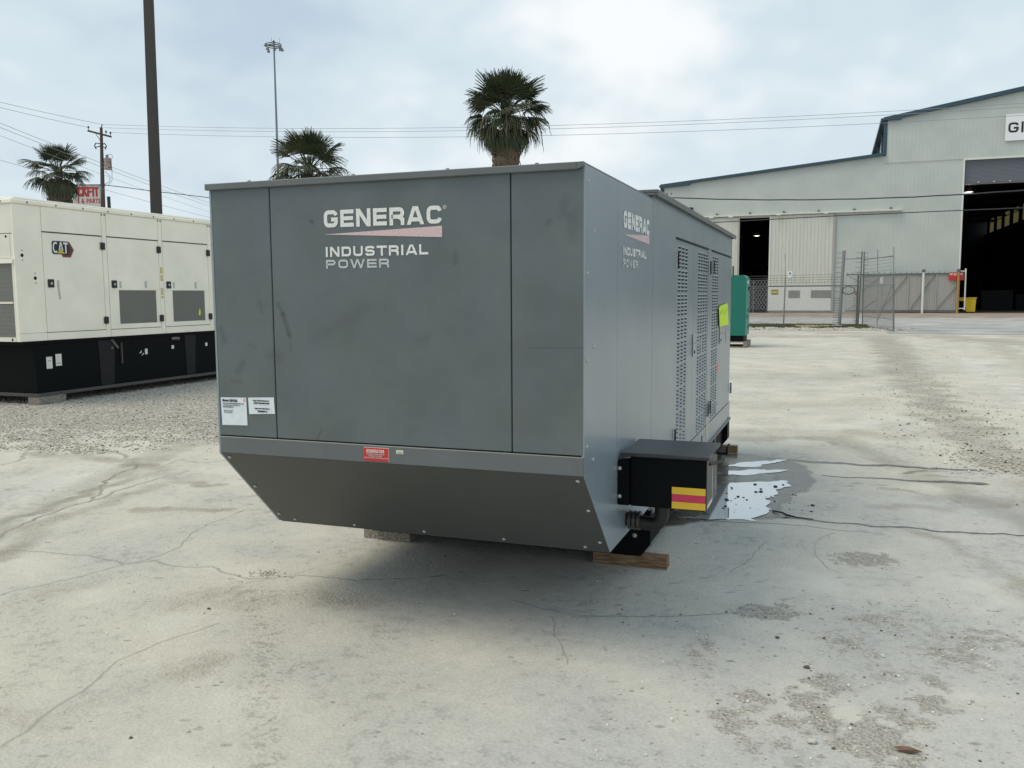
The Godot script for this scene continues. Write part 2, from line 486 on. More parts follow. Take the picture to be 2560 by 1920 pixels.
# the front sheet: paint with the rubs, drips and smears it carries (in metres over the panel)
func front_paint():
	var w := 640; var h := 440
	var n1 := noise(301, 0.006, 4); var n2 := noise(302, 0.03, 4)
	var im := Image.create(w, h, false, Image.FORMAT_RGB8)
	var marks := [[-1.545, 1.62, -1.52, 1.57, 0.010, 0.22], [-1.52, 1.57, -1.488, 1.47, 0.014, 0.30], [-1.488, 1.47, -1.478, 1.40, 0.010, 0.16], [-1.655, 1.63, -1.64, 1.58, 0.010, 0.16], [-1.80, 1.28, -1.76, 1.33, 0.02, 0.18], [-1.83, 1.235, -1.78, 1.232, 0.012, 0.15], [-1.885, 1.49, -1.87, 1.44, 0.02, 0.22], [-1.60, 1.37, -1.55, 1.36, 0.03, 0.12], [-1.345, 0.965, -1.315, 1.015, 0.005, 0.24], [-0.60, 1.84, -0.60, 1.80, 0.014, 0.20], [-0.10, 2.0, -0.09, 2.05, 0.03, 0.14], [-0.17, 1.96, -0.16, 1.97, 0.015, 0.22], [-0.06, 1.9, -0.05, 2.0, 0.03, 0.12], [-0.25, 1.424, -0.01, 1.426, 0.004, 0.18], [-0.79, 1.45, -0.75, 1.46, 0.03, 0.12], [-1.35, 1.45, -1.05, 1.6, 0.03, 0.07], [-0.25, 1.66, -0.05, 1.6, 0.07, 0.08], [-1.72, 1.42, -1.69, 1.40, 0.015, 0.10]]
	for j in h:
		for i in w:
			var x := -1.914 + 1.914 * i / w; var y := 2.2 - 1.3 * j / h
			var v := 1.0 + n1.get_noise_2d(i, j) * 0.075 + n2.get_noise_2d(i, j) * 0.02
			var p := Vector2(x, y)
			for m in marks:
				if absf(x - (m[0] + m[2]) * 0.5) > 0.3: continue
				var q := Geometry2D.get_closest_point_to_segment(p, Vector2(m[0], m[1]), Vector2(m[2], m[3]))
				var d: float = p.distance_to(q) / (m[4] * (1.0 + n2.get_noise_2d(i, j) * 0.9))
				if d < 1.6: v -= m[5] * 0.62 * smoothstep(1.6, 0.0, d)
			v = clampf(v * 0.93, 0.0, 1.0)
			im.set_pixel(i, j, Color(v * 0.99, v, clampf(v * (1.0 + n1.get_noise_2d(i + 900, j) * 0.05), 0, 1)))
	var m := StandardMaterial3D.new(); m.resource_name = "front_paint"
	m.albedo_color = lin(0.124, 0.148, 0.154); m.roughness = 0.32; m.metallic_specular = 0.55
	m.albedo_texture = ImageTexture.create_from_image(im)
	m.uv1_scale = Vector3(1.0 / 1.914, 1.0 / 1.3, 1.0); m.uv1_offset = Vector3(1.0, 2.2 / 1.3, 0.0)
	M["front_paint"] = m

# ------------------------------------------------------------------ sky
func dir_of(px: float, py: float) -> Vector3:
	# a direction in the world, given as degrees right of and above the yard's forward axis
	var a := deg_to_rad(px); var e := deg_to_rad(py)
	return (FW * cos(a) + RT * sin(a)) * cos(e) + Vector3.UP * sin(e)

func make_sky() -> ImageTexture:
	var W := 1024; var H := 512
	var na := noise(5, 1.5, 5); var nb := noise(9, 3.6, 5); var nc := noise(21, 0.8, 3)
	var im := Image.create(W, H, false, Image.FORMAT_RGBF)
	# banks of cloud and the clearer gaps between them: right, up, width in degrees, strength
	var banks := []
	for b in [[6.8, 16.0, 4.5, 0.36], [8.0, 11.0, 5.0, 0.22], [-30.0, 16.0, 4.5, 0.26], [-4.5, 15.0, 6.0, 0.20], [-17.5, 13.5, 7.0, -0.36], [1.5, 10.0, 6.0, -0.16], [15.5, 15.5, 7.0, -0.20], [22.0, 15.5, 5.0, 0.14], [-9.0, 11.5, 4.0, -0.12], [-24.0, 10.0, 7.0, 0.06], [-12.0, 6.5, 8.0, 0.10]]:
		banks.append([dir_of(b[0], b[1]), 1.0 / (2.0 * pow(deg_to_rad(b[2]), 2)), b[3]])
	var gap_c := Vector3(0.375, 0.475, 0.575)     # thin cloud, blue behind
	var mid_c := Vector3(0.50, 0.60, 0.66)
	var hot_c := Vector3(0.77, 0.79, 0.805)
	var low_c := Vector3(0.66, 0.715, 0.74)
	for y in H:
		var el := PI * 0.5 - (y + 0.5) / H * PI
		if el < -0.03:
			for x in W: im.set_pixel(x, y, Color(0.36, 0.35, 0.32))
			continue
		var ce := cos(el); var se := sin(el)
		var hz := exp(-maxf(el, 0.0) * 6.0)
		for x in W:
			var a := (x + 0.5) / W * TAU
			var d := Vector3(sin(a) * ce, se, -cos(a) * ce)
			# clouds lie on a layer overhead: stretch them towards the horizon
			var k := 1.0 / (se + 0.35)
			var p := Vector3(d.x * k, se * 1.2, d.z * k)
			var w := nb.get_noise_3dv(p) * 0.12
			var t := 0.45 + na.get_noise_3dv(p * 1.5 + Vector3(w, w, -w)) * 0.44 + nb.get_noise_3dv(p * 2.2) * 0.18 + nc.get_noise_3dv(p) * 0.25
			for b in banks:
				var q: float = (1.0 - d.dot(b[0])) * 2.0 * b[1]
				if q < 5.0: t += b[2] * exp(-q)
			t = clampf(t, 0.0, 1.0)
			var c: Vector3
			if t < 0.5: c = gap_c.lerp(mid_c, smoothstep(0.0, 0.5, t))
			else: c = mid_c.lerp(hot_c, smoothstep(0.45, 1.0, t))
			c = c.lerp(low_c, hz * 0.75)
			im.set_pixel(x, y, Color(c.x, c.y, c.z))
	return ImageTexture.create_from_image(im)

# ------------------------------------------------------------------ the yard
# The yard sheets are mapped in metres right of (x) and ahead of (y) the corner point CAM on the ground.
func at_yard(x: float, b: float, y := 0.0) -> Vector3:
	return Vector3(CAM.x, y, CAM.z) + RT * x + FW * b

var res := 0
var ppm := 1.0
var org := Vector2.ZERO
var m_grav: PackedByteArray
var m_crack: PackedByteArray
var m_wet: PackedByteArray
var m_dirt: PackedByteArray
var m_pale: PackedByteArray
var m_tread: PackedByteArray

func stamp(which: int, c: Vector2, rx: float, ry: float, v: int, soft := true):
	var m: PackedByteArray = [m_grav, m_crack, m_wet, m_dirt, m_pale, m_tread][which]
	var px := (c - org) * ppm
	var ax := maxf(rx * ppm, 0.6); var ay := maxf(ry * ppm, 0.6)
	if px.x + ax < 0 or px.y + ay < 0 or px.x - ax >= res or px.y - ay >= res: return
	for j in range(maxi(0, int(px.y - ay)), mini(res, int(px.y + ay) + 2)):
		var dy := (j - px.y) / ay
		for i in range(maxi(0, int(px.x - ax)), mini(res, int(px.x + ax) + 2)):
			var dx := (i - px.x) / ax
			var d := dx * dx + dy * dy
			if d >= 1.0: continue
			var k := int(v * (1.0 - d) if soft else float(v))
			var at := j * res + i
			if k > m[at]: m[at] = k
	match which:
		0: m_grav = m
		1: m_crack = m
		2: m_wet = m
		3: m_dirt = m
		4: m_pale = m
		5: m_tread = m

func trace(which: int, pts: Array, w0: float, w1: float, v: int, wob := 0.05, soft := true, gap := 0.0):
	var n := noise(int(pts[0].x * 100) + 31, 2.2, 4)
	var g := noise(int(pts[0].y * 100) + 77, 1.3, 2)
	var total := 0.0
	for i in pts.size() - 1: total += pts[i].distance_to(pts[i + 1])
	var s := 0.0
	for i in pts.size() - 1:
		var a: Vector2 = pts[i]; var b: Vector2 = pts[i + 1]
		var L := a.distance_to(b)
		var nor := (b - a).normalized().orthogonal()
		var step := maxf(minf(w0, w1) * 0.45, 0.6 / ppm)
		var t := 0.0
		while t < L:
			var q := a.lerp(b, t / L) + nor * n.get_noise_1d(s + t) * wob * 2.0
			var w := lerpf(w0, w1, (s + t) / total) * (0.75 + 0.6 * absf(n.get_noise_1d((s + t) * 3.0 + 50.0)))
			if g.get_noise_1d(s + t) > gap - 1.0 + 0.0 if gap > 0.0 else true:
				stamp(which, q, w, w, v, soft)
			t += step
		s += L

func V(l: Array) -> Array:
	var o := []
	for i in range(0, l.size(), 2): o.append(Vector2(l[i], l[i + 1]))
	return o

const PATCHES := [[1.33, 4.41, 0.14, 0.08], [1.83, 4.28, 0.15, 0.1], [1.88, 4.15, 0.07, 0.1], [1.61, 3.97, 0.11, 0.15], [2.0, 3.87, 0.12, 0.2], [2.15, 4.02, 0.19, 0.12], [0.83, 3.8, 0.06, 0.14], [0.96, 3.41, 0.09, 0.1], [1.19, 3.35, 0.06, 0.12], [1.05, 3.23, 0.07, 0.06], [1.17, 3.19, 0.08, 0.09], [1.5, 3.31, 0.08, 0.08], [1.34, 3.04, 0.11, 0.15], [1.2, 3.06, 0.05, 0.06], [1.68, 3.36, 0.08, 0.07], [1.37, 3.57, 0.1, 0.09], [1.65, 3.65, 0.08, 0.07], [1.8, 3.6, 0.05, 0.08], [2.19, 5.31, 0.15, 0.13], [0.85, 3.25, 0.07, 0.09], [0.97, 3.07, 0.05, 0.07], [0.86, 3.05, 0.05, 0.06], [1.55, 3.21, 0.06, 0.05], [0.91, 4.02, 0.04, 0.08]]
const POOLS := [[1.55, 7.25, 1.9, 7.55, 2.2, 7.60, 2.46, 7.62, 2.42, 7.5, 2.33, 7.31, 2.21, 7.15, 2.08, 6.92, 1.98, 6.63, 1.83, 6.38, 1.75, 6.28, 1.51, 6.29, 1.2, 6.32, 1.49, 6.45, 1.43, 6.65, 1.52, 7.0], [1.85, 7.9, 1.95, 8.05, 2.3, 8.12, 2.62, 8.10, 2.5, 8.0, 2.3, 7.94, 2.1, 7.86], [2.05, 8.28, 2.3, 8.48, 2.72, 8.62, 2.6, 8.45, 2.4, 8.30, 2.2, 8.24]]
const TRAIL := [13.95, 33.0, 10.92, 24.74, 8.47, 18.66, 7.16, 15.19, 6.22, 12.63, 5.76, 11.18, 5.11, 9.44, 4.86, 8.44, 4.69, 7.88]

func mark_ground():
	for e in PATCHES: stamp(0, Vector2(e[0], e[1]), e[2] * 1.7, e[3] * 1.7, 255)
	# cracks in the slab
	trace(1, V([-3.33, 5.61, -2.91, 5.54, -2.59, 5.41, -2.42, 5.31, -2.26, 5.4, -2.08, 5.23, -1.86, 5.22, -1.73, 5.1, -1.54, 5.0, -1.26, 5.04, -0.9, 4.98, -0.4, 5.05]), 0.016, 0.012, 120, 0.025)
	trace(1, V([-2.87, 4.74, -2.55, 5.08, -2.42, 5.24, -2.3, 5.39, -2.24, 5.68, -2.25, 6.23, -2.1, 6.7]), 0.015, 0.009, 105, 0.03)
	trace(1, V([-1.9, 3.07, -1.86, 3.22, -1.85, 3.44, -1.82, 3.6, -1.81, 3.84, -1.71, 4.04, -1.5, 4.3]), 0.014, 0.010, 95, 0.014)
	trace(1, V([1.4, 6.36, 1.85, 6.37, 2.1, 6.32, 2.24, 6.24, 2.36, 6.17, 2.67, 6.07, 3.04, 5.94, 3.25, 5.86, 3.6, 5.8]), 0.035, 0.018, 255, 0.03)
	trace(1, V([1.4, 6.25, 1.79, 6.21, 2.03, 6.12, 2.35, 5.96, 2.55, 5.88]), 0.018, 0.006, 220, 0.02)
	trace(1, V([2.6, 8.7, 2.97, 8.46, 3.19, 8.42, 3.4, 8.34, 3.61, 8.29, 3.95, 8.14, 4.4, 8.04]), 0.045, 0.05, 235, 0.04)
	trace(1, V([2.84, 7.84, 3.05, 7.75, 3.46, 7.63, 3.79, 7.56, 4.1, 7.47]), 0.015, 0.045, 215, 0.03)
	trace(1, V([0.3, 4.36, 0.78, 4.36, 1.02, 4.38, 1.17, 4.4]), 0.004, 0.007, 190, 0.01)
	trace(1, V([1.29, 5.07, 1.4, 5.23, 1.53, 5.39, 1.66, 5.69]), 0.005, 0.004, 130, 0.02)
	trace(1, V([-1.45, 5.0, -1.6, 4.86, -1.63, 4.75]), 0.005, 0.003, 130, 0.02)
	trace(1, V([-1.35, 5.02, -1.2, 5.2, -1.0, 5.4]), 0.005, 0.003, 120, 0.02)
	trace(2, V([2.6, 8.7, 2.97, 8.46, 3.19, 8.42, 3.4, 8.34, 3.61, 8.29, 3.95, 8.14, 4.4, 8.04]), 0.075, 0.055, 235, 0.04)
	trace(2, V([2.84, 7.84, 3.05, 7.75, 3.46, 7.63, 3.79, 7.56, 4.1, 7.47]), 0.03, 0.075, 220, 0.03)
	trace(2, V([1.4, 6.36, 1.85, 6.37, 2.1, 6.32, 2.24, 6.24, 2.36, 6.17, 2.67, 6.07, 3.04, 5.94, 3.25, 5.86, 3.6, 5.8]), 0.04, 0.025, 215, 0.03)
	trace(1, V([0.01, 4.61, 0.12, 4.49, 0.3, 4.4, 0.57, 4.37]), 0.006, 0.005, 130, 0.015)
	trace(1, V([0.19, 4.37, 0.2, 4.16, 0.24, 3.96, 0.24, 3.78]), 0.005, 0.003, 130, 0.015)
	# tyre ruts and drifts of dirt
	trace(3, V([-3.6, 5.4, -3.6, 6.3, -3.57, 6.7, -3.46, 6.97, -3.42, 7.32, -3.27, 7.91, -3.11, 8.22]), 0.03, 0.03, 200, 0.03)
	trace(3, V([-3.46, 7.0, -3.69, 7.76, -3.71, 8.15, -3.71, 8.4, -3.91, 8.8, -4.22, 9.24, -4.98, 9.83, -6.2, 10.42]), 0.025, 0.05, 190, 0.04)
	trace(3, V([-3.47, 8.45, -3.42, 8.78, -3.16, 8.64, -2.9, 8.8]), 0.02, 0.03, 190, 0.03)
	trace(3, V([-5.12, 8.6, -5.09, 8.84, -5.25, 9.36, -5.55, 9.94]), 0.03, 0.05, 170, 0.04)
	trace(3, V([-3.5, 4.7, -3.3, 5.5, -3.44, 6.19, -3.37, 6.6, -3.28, 7.06, -3.1, 7.6]), 0.22, 0.14, 150, 0.06)
	trace(3, V([-2.95, 6.71, -2.63, 6.7, -2.2, 6.69]), 0.14, 0.10, 165, 0.04)
	trace(3, V(TRAIL), 0.9, 0.32, 165, 0.3)
	trace(0, V(TRAIL), 0.5, 0.3, 175, 0.35)
	trace(3, V([4.5, 7.4, 4.2, 6.6, 3.9, 5.9, 3.6, 5.2]), 0.5, 0.5, 130, 0.15)
	trace(3, V([2.77, 5.99, 2.88, 5.62, 2.93, 5.23, 2.83, 4.75, 2.9, 4.4]), 0.10, 0.14, 140, 0.06)
	trace(3, V([1.95, 5.03, 1.91, 5.12, 1.92, 5.35, 1.98, 5.6, 2.09, 5.79, 2.23, 5.91]), 0.006, 0.01, 170, 0.01)
	trace(3, V([3.15, 7.29, 3.31, 7.2, 3.4, 7.07, 3.48, 6.83]), 0.09, 0.03, 130, 0.02)
	trace(3, V([3.63, 7.92, 3.87, 8.05, 4.04, 8.02]), 0.05, 0.06, 210, 0.02)
	trace(3, V([3.78, 7.84, 3.94, 7.78, 4.1, 7.74]), 0.03, 0.03, 200, 0.02)
	for p in V([0.92, 4.88, 1.47, 4.6, 2.02, 4.41, 2.09, 4.48, 2.51, 4.4, 1.11, 4.97, 1.41, 4.89, 1.2, 4.72, 0.6, 4.8]):
		stamp(1, p, 0.045, 0.012, 130); stamp(1, p + Vector2(0.05, 0.03), 0.03, 0.008, 110)
	for p in V([3.0, 7.5, 3.2, 7.42, 3.6, 7.9, 2.7, 7.2, 2.9, 7.4, 4.4, 9.6, 3.0, 12.5, 2.6, 14.2, 4.8, 16.5, -5.5, 9.4, -4.9, 8.2]):
		stamp(1, p, 0.07, 0.03, 150)
	trace(3, V([-3.9, 5.6, -3.75, 6.6, -3.6, 7.4, -3.3, 8.3]), 0.10, 0.12, 140, 0.08)
	trace(3, V([-2.6, 7.6, -3.1, 7.9, -3.6, 8.5, -4.2, 8.9, -5.2, 9.3]), 0.12, 0.22, 150, 0.12)
	trace(3, V([-2.4, 7.0, -2.0, 7.25, -1.7, 7.4]), 0.05, 0.05, 150, 0.05)
	trace(3, V([-1.9, 6.6, -1.6, 6.75, -1.3, 6.9]), 0.07, 0.05, 150, 0.05)
	trace(3, V([-2.9, 4.2, -2.6, 4.7, -2.5, 5.1]), 0.25, 0.2, 105, 0.1)
	trace(3, V([-1.9, 4.6, -1.2, 4.75, -0.7, 4.6]), 0.3, 0.2, 105, 0.1)
	trace(3, V([-2.2, 3.2, -1.7, 3.5, -1.4, 3.9]), 0.25, 0.2, 95, 0.1)
	trace(3, V([3.4, 6.9, 4.2, 6.7, 5.2, 6.8]), 0.25, 0.3, 135, 0.15)
	trace(3, V([2.8, 6.65, 3.3, 6.6, 3.8, 6.7]), 0.12, 0.12, 130, 0.08)
	trace(3, V([2.9, 10.4, 4.2, 10.2, 5.4, 10.6]), 0.5, 0.4, 115, 0.3)
	trace(3, V([2.5, 13.2, 4.5, 12.9, 6.0, 13.4]), 0.6, 0.5, 110, 0.4)
	trace(3, V([3.0, 18.0, 6.0, 17.5, 9.0, 18.5]), 0.9, 0.7, 115, 0.5)
	trace(3, V([8.0, 10.5, 8.5, 12.5, 9.6, 15.5, 11.5, 19.0, 15.0, 27.0]), 0.35, 0.5, 120, 0.3)
	trace(4, V([7.2, 11.0, 7.9, 13.0, 9.2, 16.5, 11.5, 22.0]), 0.15, 0.3, 190, 0.2)
	trace(4, V([2.4, 10.9, 3.6, 10.8, 5.0, 11.2, 5.6, 11.5]), 0.25, 0.3, 150, 0.2)
	trace(4, V([4.5, 9.4, 4.7, 10.2, 5.3, 11.2]), 0.3, 0.4, 120, 0.15)
	var r := RandomNumberGenerator.new(); r.seed = 77
	for i in 2600:
		var q := Vector2(r.randf_range(-4, 4), r.randf_range(2.3, 10.0))
		var s := 0.0025 + pow(r.randf(), 3.0) * 0.012
		stamp(1 if r.randf() < 0.7 else 4, q, s * r.randf_range(1.0, 2.5), s, r.randi_range(70, 200))
	for i in 900:
		var q := Vector2(r.randf_range(-14, 16), r.randf_range(9.0, 34.0))
		stamp(1, q, r.randf_range(0.02, 0.16), r.randf_range(0.02, 0.06), r.randi_range(50, 150))
	# tread prints towards the viewer, pale dust, standing damp
	trace(5, V([-1.5, 4.9, -1.23, 4.15, -1.09, 3.61, -0.94, 3.18, -0.8, 2.6]), 0.17, 0.12, 220, 0.02)
	trace(5, V([-2.6, 4.6, -2.3, 4.0, -2.1, 3.5]), 0.16, 0.14, 150, 0.02)
	trace(4, V([-3.77, 6.45, -3.99, 7.4, -4.15, 8.41]), 0.45, 0.5, 150, 0.1)
	trace(4, V([-3.72, 9.96, -3.3, 9.86, -2.6, 9.9]), 0.28, 0.2, 210, 0.05)
	trace(4, V([1.6, 4.9, 2.2, 4.75, 2.6, 4.9]), 0.4, 0.4, 90, 0.05)
	for p in V([1.17, 4.87, 1.17, 4.79, 1.19, 4.74, 1.58, 4.56, 1.78, 4.57, 2.0, 4.58, 1.83, 4.46]):
		stamp(4, p, 0.03, 0.008, 255, false)
	trace(2, V([0.9, 6.28, 1.3, 6.35, 1.6, 6.5, 1.7, 6.95, 1.75, 7.43, 1.85, 7.99, 2.1, 8.6, 2.3, 8.75]), 0.26, 0.34, 255, 0.04)
	trace(2, V([1.85, 6.45, 2.15, 7.1, 2.5, 7.6, 2.6, 8.2, 2.6, 8.6]), 0.17, 0.26, 235, 0.04)
	trace(2, V([2.4, 8.75, 2.84, 8.55, 3.2, 8.42]), 0.14, 0.05, 220, 0.03)

func yard_sheet(n: String, x0: float, b0: float, size: float, r: int, y: float, fade: float, close: bool):
	res = r; ppm = r / size; org = Vector2(x0, b0)
	m_grav = PackedByteArray(); m_grav.resize(r * r)
	m_crack = m_grav.duplicate(); m_wet = m_grav.duplicate(); m_dirt = m_grav.duplicate(); m_pale = m_grav.duplicate(); m_tread = m_grav.duplicate()
	mark_ground()
	var layer := func(seed_: int, f: float, oct: int) -> PackedByteArray:
		var nz := noise(seed_, f / ppm, oct)
		nz.offset = Vector3(x0 * ppm, b0 * ppm, 0)
		var im := nz.get_image(r, r, false, false, false)
		im.convert(Image.FORMAT_L8)
		return im.get_data()
	var n1: PackedByteArray = layer.call(1, 0.22, 4)
	var n2: PackedByteArray = layer.call(2, 1.1, 5)
	var n3: PackedByteArray = layer.call(3, 9.0, 4)
	var n4: PackedByteArray = layer.call(4, 42.0 if close else 22.0, 2)
	var lut := PackedByteArray(); lut.resize(1024)
	for i in 1024:
		lut[i] = int(Color(i / 1023.0, 0, 0).linear_to_srgb().r * 255.0)
	# where the gravel of the left yard begins
	var ex := [-40.0, -6.3, -5.7, -5.1, -4.85, -4.3, -3.75, -3.25, -1.5, -1.2]
	var eb := [10.7, 10.62, 10.45, 10.4, 10.87, 10.6, 9.85, 9.65, 10.2, 60.0]
	var edge := PackedFloat32Array(); edge.resize(r)
	for i in r:
		var X := x0 + i / ppm
		edge[i] = 1e6
		for k in ex.size() - 1:
			if X >= ex[k] and X < ex[k + 1]: edge[i] = lerpf(eb[k], eb[k + 1], (X - ex[k]) / (ex[k + 1] - ex[k]))
	var col := PackedByteArray(); col.resize(r * r * 4)
	var hgt := PackedByteArray(); hgt.resize(r * r)
	var rgh := PackedByteArray(); rgh.resize(r * r)
	var h := 12345
	var fpx := fade * ppm
	for j in r:
		var b := b0 + j / ppm
		var warm_b := clampf((b - 6.0) * 0.09, -0.15, 0.35)
		for i in r:
			var k := j * r + i
			var X := x0 + i / ppm
			var a1 := n1[k] / 255.0 - 0.5
			var a2 := n2[k] / 255.0 - 0.5
			var a3 := n3[k] / 255.0 - 0.5
			var a4 := n4[k] / 255.0 - 0.5
			h = (h * 1103515245 + 12345) & 0x7fffffff
			var w := (h >> 8) / 8388608.0 - 0.5
			# slab: cool where scoured, warm where dusty
			var warm := clampf(0.62 + a1 * 1.3 + a2 * 1.1 + warm_b - (X * 0.12 if b < 7.0 else 0.0), 0.0, 1.0)
			var v := 1.02 + a1 * 0.10 + a2 * 0.24 + a3 * 0.16 + a4 * 0.20 + w * 0.16
			var cr := (0.438 + 0.052 * warm) * v
			var cg := (0.440 + 0.030 * warm) * v
			var cb := (0.418 - 0.012 * warm) * v
			var hh := 120.0 + a3 * 26.0 + a4 * 22.0 + w * 10.0 + a2 * 20.0
			# pale dust
			var pl := m_pale[k] / 255.0
			pl = clampf(pl * (0.7 + a2 * 1.6 + a3), 0.0, 1.0) + clampf((a2 + a1 * 0.4 - 0.12) * 2.0, 0.0, 0.45)
			if pl > 0.0:
				cr += (0.575 - cr) * pl; cg += (0.57 - cg) * pl; cb += (0.53 - cb) * pl
			# worn flakes and scuffs
			if a3 + a2 * 0.9 + a4 * 0.2 < -0.21:
				var f := clampf((-0.21 - a3 - a2 * 0.9 - a4 * 0.2) * 5.0, 0.0, 1.0) * 0.13
				cr -= cr * f; cg -= cg * f * 1.04; cb -= cb * f * 1.1
				hh -= f * 60.0
			# dirt
			var di := m_dirt[k] / 255.0
			if di > 0.0:
				di = clampf(di * 1.5 + a2 * 1.3 + a3 * 0.9 - 0.28, 0.0, 1.0)
				var g := 0.8 + a4 * 0.7 + w * 0.35 + a3 * 0.5
				cr += (0.315 * g - cr) * di * 0.85; cg += (0.28 * g - cg) * di * 0.85; cb += (0.222 * g - cb) * di * 0.85
				hh += di * (a4 * 70.0 + w * 30.0)
			# tread prints
			var tr := m_tread[k]
			if tr > 0:
				var q := a3 + a4 * 0.45
				var s := clampf((absf(q) - 0.06) * 5.0, 0.0, 1.0) * tr / 255.0
				if q < 0.0: s *= 0.35
				cr -= cr * s * 0.40; cg -= cg * s * 0.41; cb -= cb * s * 0.46
				hh -= s * 50.0
			# loose gravel
			var gr := m_grav[k] / 255.0
			var eg := b - edge[i] + a2 * 2.2 + a3 * 1.2 + a1 * 1.0
			if eg > 0.0: gr = maxf(gr, clampf(eg * 1.1, 0.0, 1.0))
			if gr > 0.0:
				gr = clampf((gr * 1.3 + a3 * 2.6 + a2 * 2.2 - 0.62) * 1.5, 0.0, 1.0) * (0.85 if eg <= 0.0 else 0.9)
				var g := 0.95 + a4 * 0.9 + w * 0.5 + a3 * 0.2
				var gl := 0.345 if eg <= 0.0 else 0.43
				cr += (gl * g - cr) * gr; cg += (gl * 0.955 * g - cg) * gr; cb += (gl * 0.855 * g - cb) * gr
				hh += gr * (a4 * 150.0 + w * 50.0 + 12.0)
			# cracks
			var ck := m_crack[k]
			if ck > 0:
				var c := clampf(ck / 255.0 * 1.2 + a4 * 0.6, 0.0, 1.0)
				c *= 0.85
				cr += (0.20 - cr) * c; cg += (0.183 - cg) * c; cb += (0.155 - cb) * c
				hh -= c * 90.0
			# damp
			var we := m_wet[k]
			var ro := 0.88 + a3 * 0.1
			if we > 0:
				var d := clampf(we / 255.0 * 3.0 + a2 * 1.6 + a3 - 0.35, 0.0, 1.0)
				cr *= 1.0 - 0.76 * d; cg *= 1.0 - 0.78 * d; cb *= 1.0 - 0.81 * d
				ro -= d * 0.62
				hh += (110.0 - hh) * d * 0.8
			var e := mini(mini(i, r - 1 - i), r - 1 - j)
			var al := 255
			if e < fpx: al = int(255.0 * clampf(e / fpx + a2 * 0.8, 0.0, 1.0))
			var k4 := k * 4
			col[k4] = lut[clampi(int(cr * 1023.0), 0, 1023)]
			col[k4 + 1] = lut[clampi(int(cg * 1023.0), 0, 1023)]
			col[k4 + 2] = lut[clampi(int(cb * 1023.0), 0, 1023)]
			col[k4 + 3] = al
			hgt[k] = clampi(int(hh), 0, 255)
			rgh[k] = clampi(int(ro * 255.0), 20, 255)
	var m := StandardMaterial3D.new(); m.resource_name = n
	m.albedo_texture = ImageTexture.create_from_image(Image.create_from_data(r, r, false, Image.FORMAT_RGBA8, col))
	m.roughness = 1.0
	m.roughness_texture = ImageTexture.create_from_image(Image.create_from_data(r, r, false, Image.FORMAT_L8, rgh))
	m.heightmap_enabled = true; m.heightmap_scale = 2.6 if close else 4.0
	m.heightmap_texture = ImageTexture.create_from_image(Image.create_from_data(r, r, false, Image.FORMAT_L8, hgt))
	m.transparency = BaseMaterial3D.TRANSPARENCY_ALPHA
	m.texture_repeat = false
	var st := ST()
	var q := [[0, 0], [1, 0], [1, 1], [0, 1]]
	for t: Array in [[0, 1, 2], [0, 2, 3]]:
		var ord := t if (at_yard(1, 0) - at_yard(0, 0)).cross(at_yard(0, 1) - at_yard(0, 0)).y < 0.0 else [t[0], t[2], t[1]]
		for i: int in ord:
			st.set_normal(Vector3.UP); st.set_uv(Vector2(q[i][0], q[i][1])); st.set_tangent(Plane(RT.x, RT.y, RT.z, 1.0))
			st.add_vertex(at_yard(x0 + q[i][0] * size, b0 + q[i][1] * size, y))
	ground_piece(n, st, m)
	return hgt

func build_ground():
	# one wide sheet under everything
	var far_tex := tile(41, 0.016, 5, Color(0.66, 0.635, 0.60), Color(0.76, 0.745, 0.71), 512, 1.7)
	var far_m := mat("far_ground", Color.WHITE, 0.95, 0.0, far_tex, 0.045)
	var st := ST()
	quad(st, Vector3(-900, -0.012, 700), Vector3(900, -0.012, 700), Vector3(900, -0.012, -900), Vector3(-900, -0.012, -900), Vector3.UP)
	ground_piece("ground", st, far_m)
	# the road beyond the fence, the brown verge before the warehouse, the grey apron in the gateway
	var road_tex := tile(42, 0.03, 4, Color(0.56, 0.56, 0.555), Color(0.70, 0.695, 0.685), 256, 1.6, Vector2(0.5, 2.0))
	var road_m := mat("road", Color.WHITE, 0.9, 0.0, road_tex, 0.06)
	st = ST(); quad(st, Vector3(-160, -0.008, -45.6), Vector3(160, -0.008, -45.6), Vector3(160, -0.008, -61.5), Vector3(-160, -0.008, -61.5), Vector3.UP)
	ground_piece("road", st, road_m)
	var verge_tex := tile(43, 0.03, 4, Color(0.52, 0.47, 0.43), Color(0.66, 0.61, 0.56), 256, 1.6)
	st = ST(); quad(st, Vector3(-160, -0.008, -61.5), Vector3(160, -0.008, -61.5), Vector3(160, -0.008, -78.0), Vector3(-160, -0.008, -78.0), Vector3.UP)
	ground_piece("verge", st, mat("verge", Color.WHITE, 0.95, 0.0, verge_tex, 0.05))
	st = bx(3.2, 60, -0.02, 0.012, -35.8, -45.5)
	ground_piece("gate_apron", st, mat("apron", Color(0.97, 0.97, 0.98), 0.85, 0.0, road_tex, 0.05))
	yard_sheet("yard_concrete_far", -16.0, 2.0, 34.0, 1792, -0.006, 3.0, false)
	yard_sheet("yard_concrete", -4.0, 2.2, 8.0, 2048, 0.0, 0.5, true)
	build_puddle()
	build_stones()

func build_puddle():
	for p in POOLS: pool(V(p))

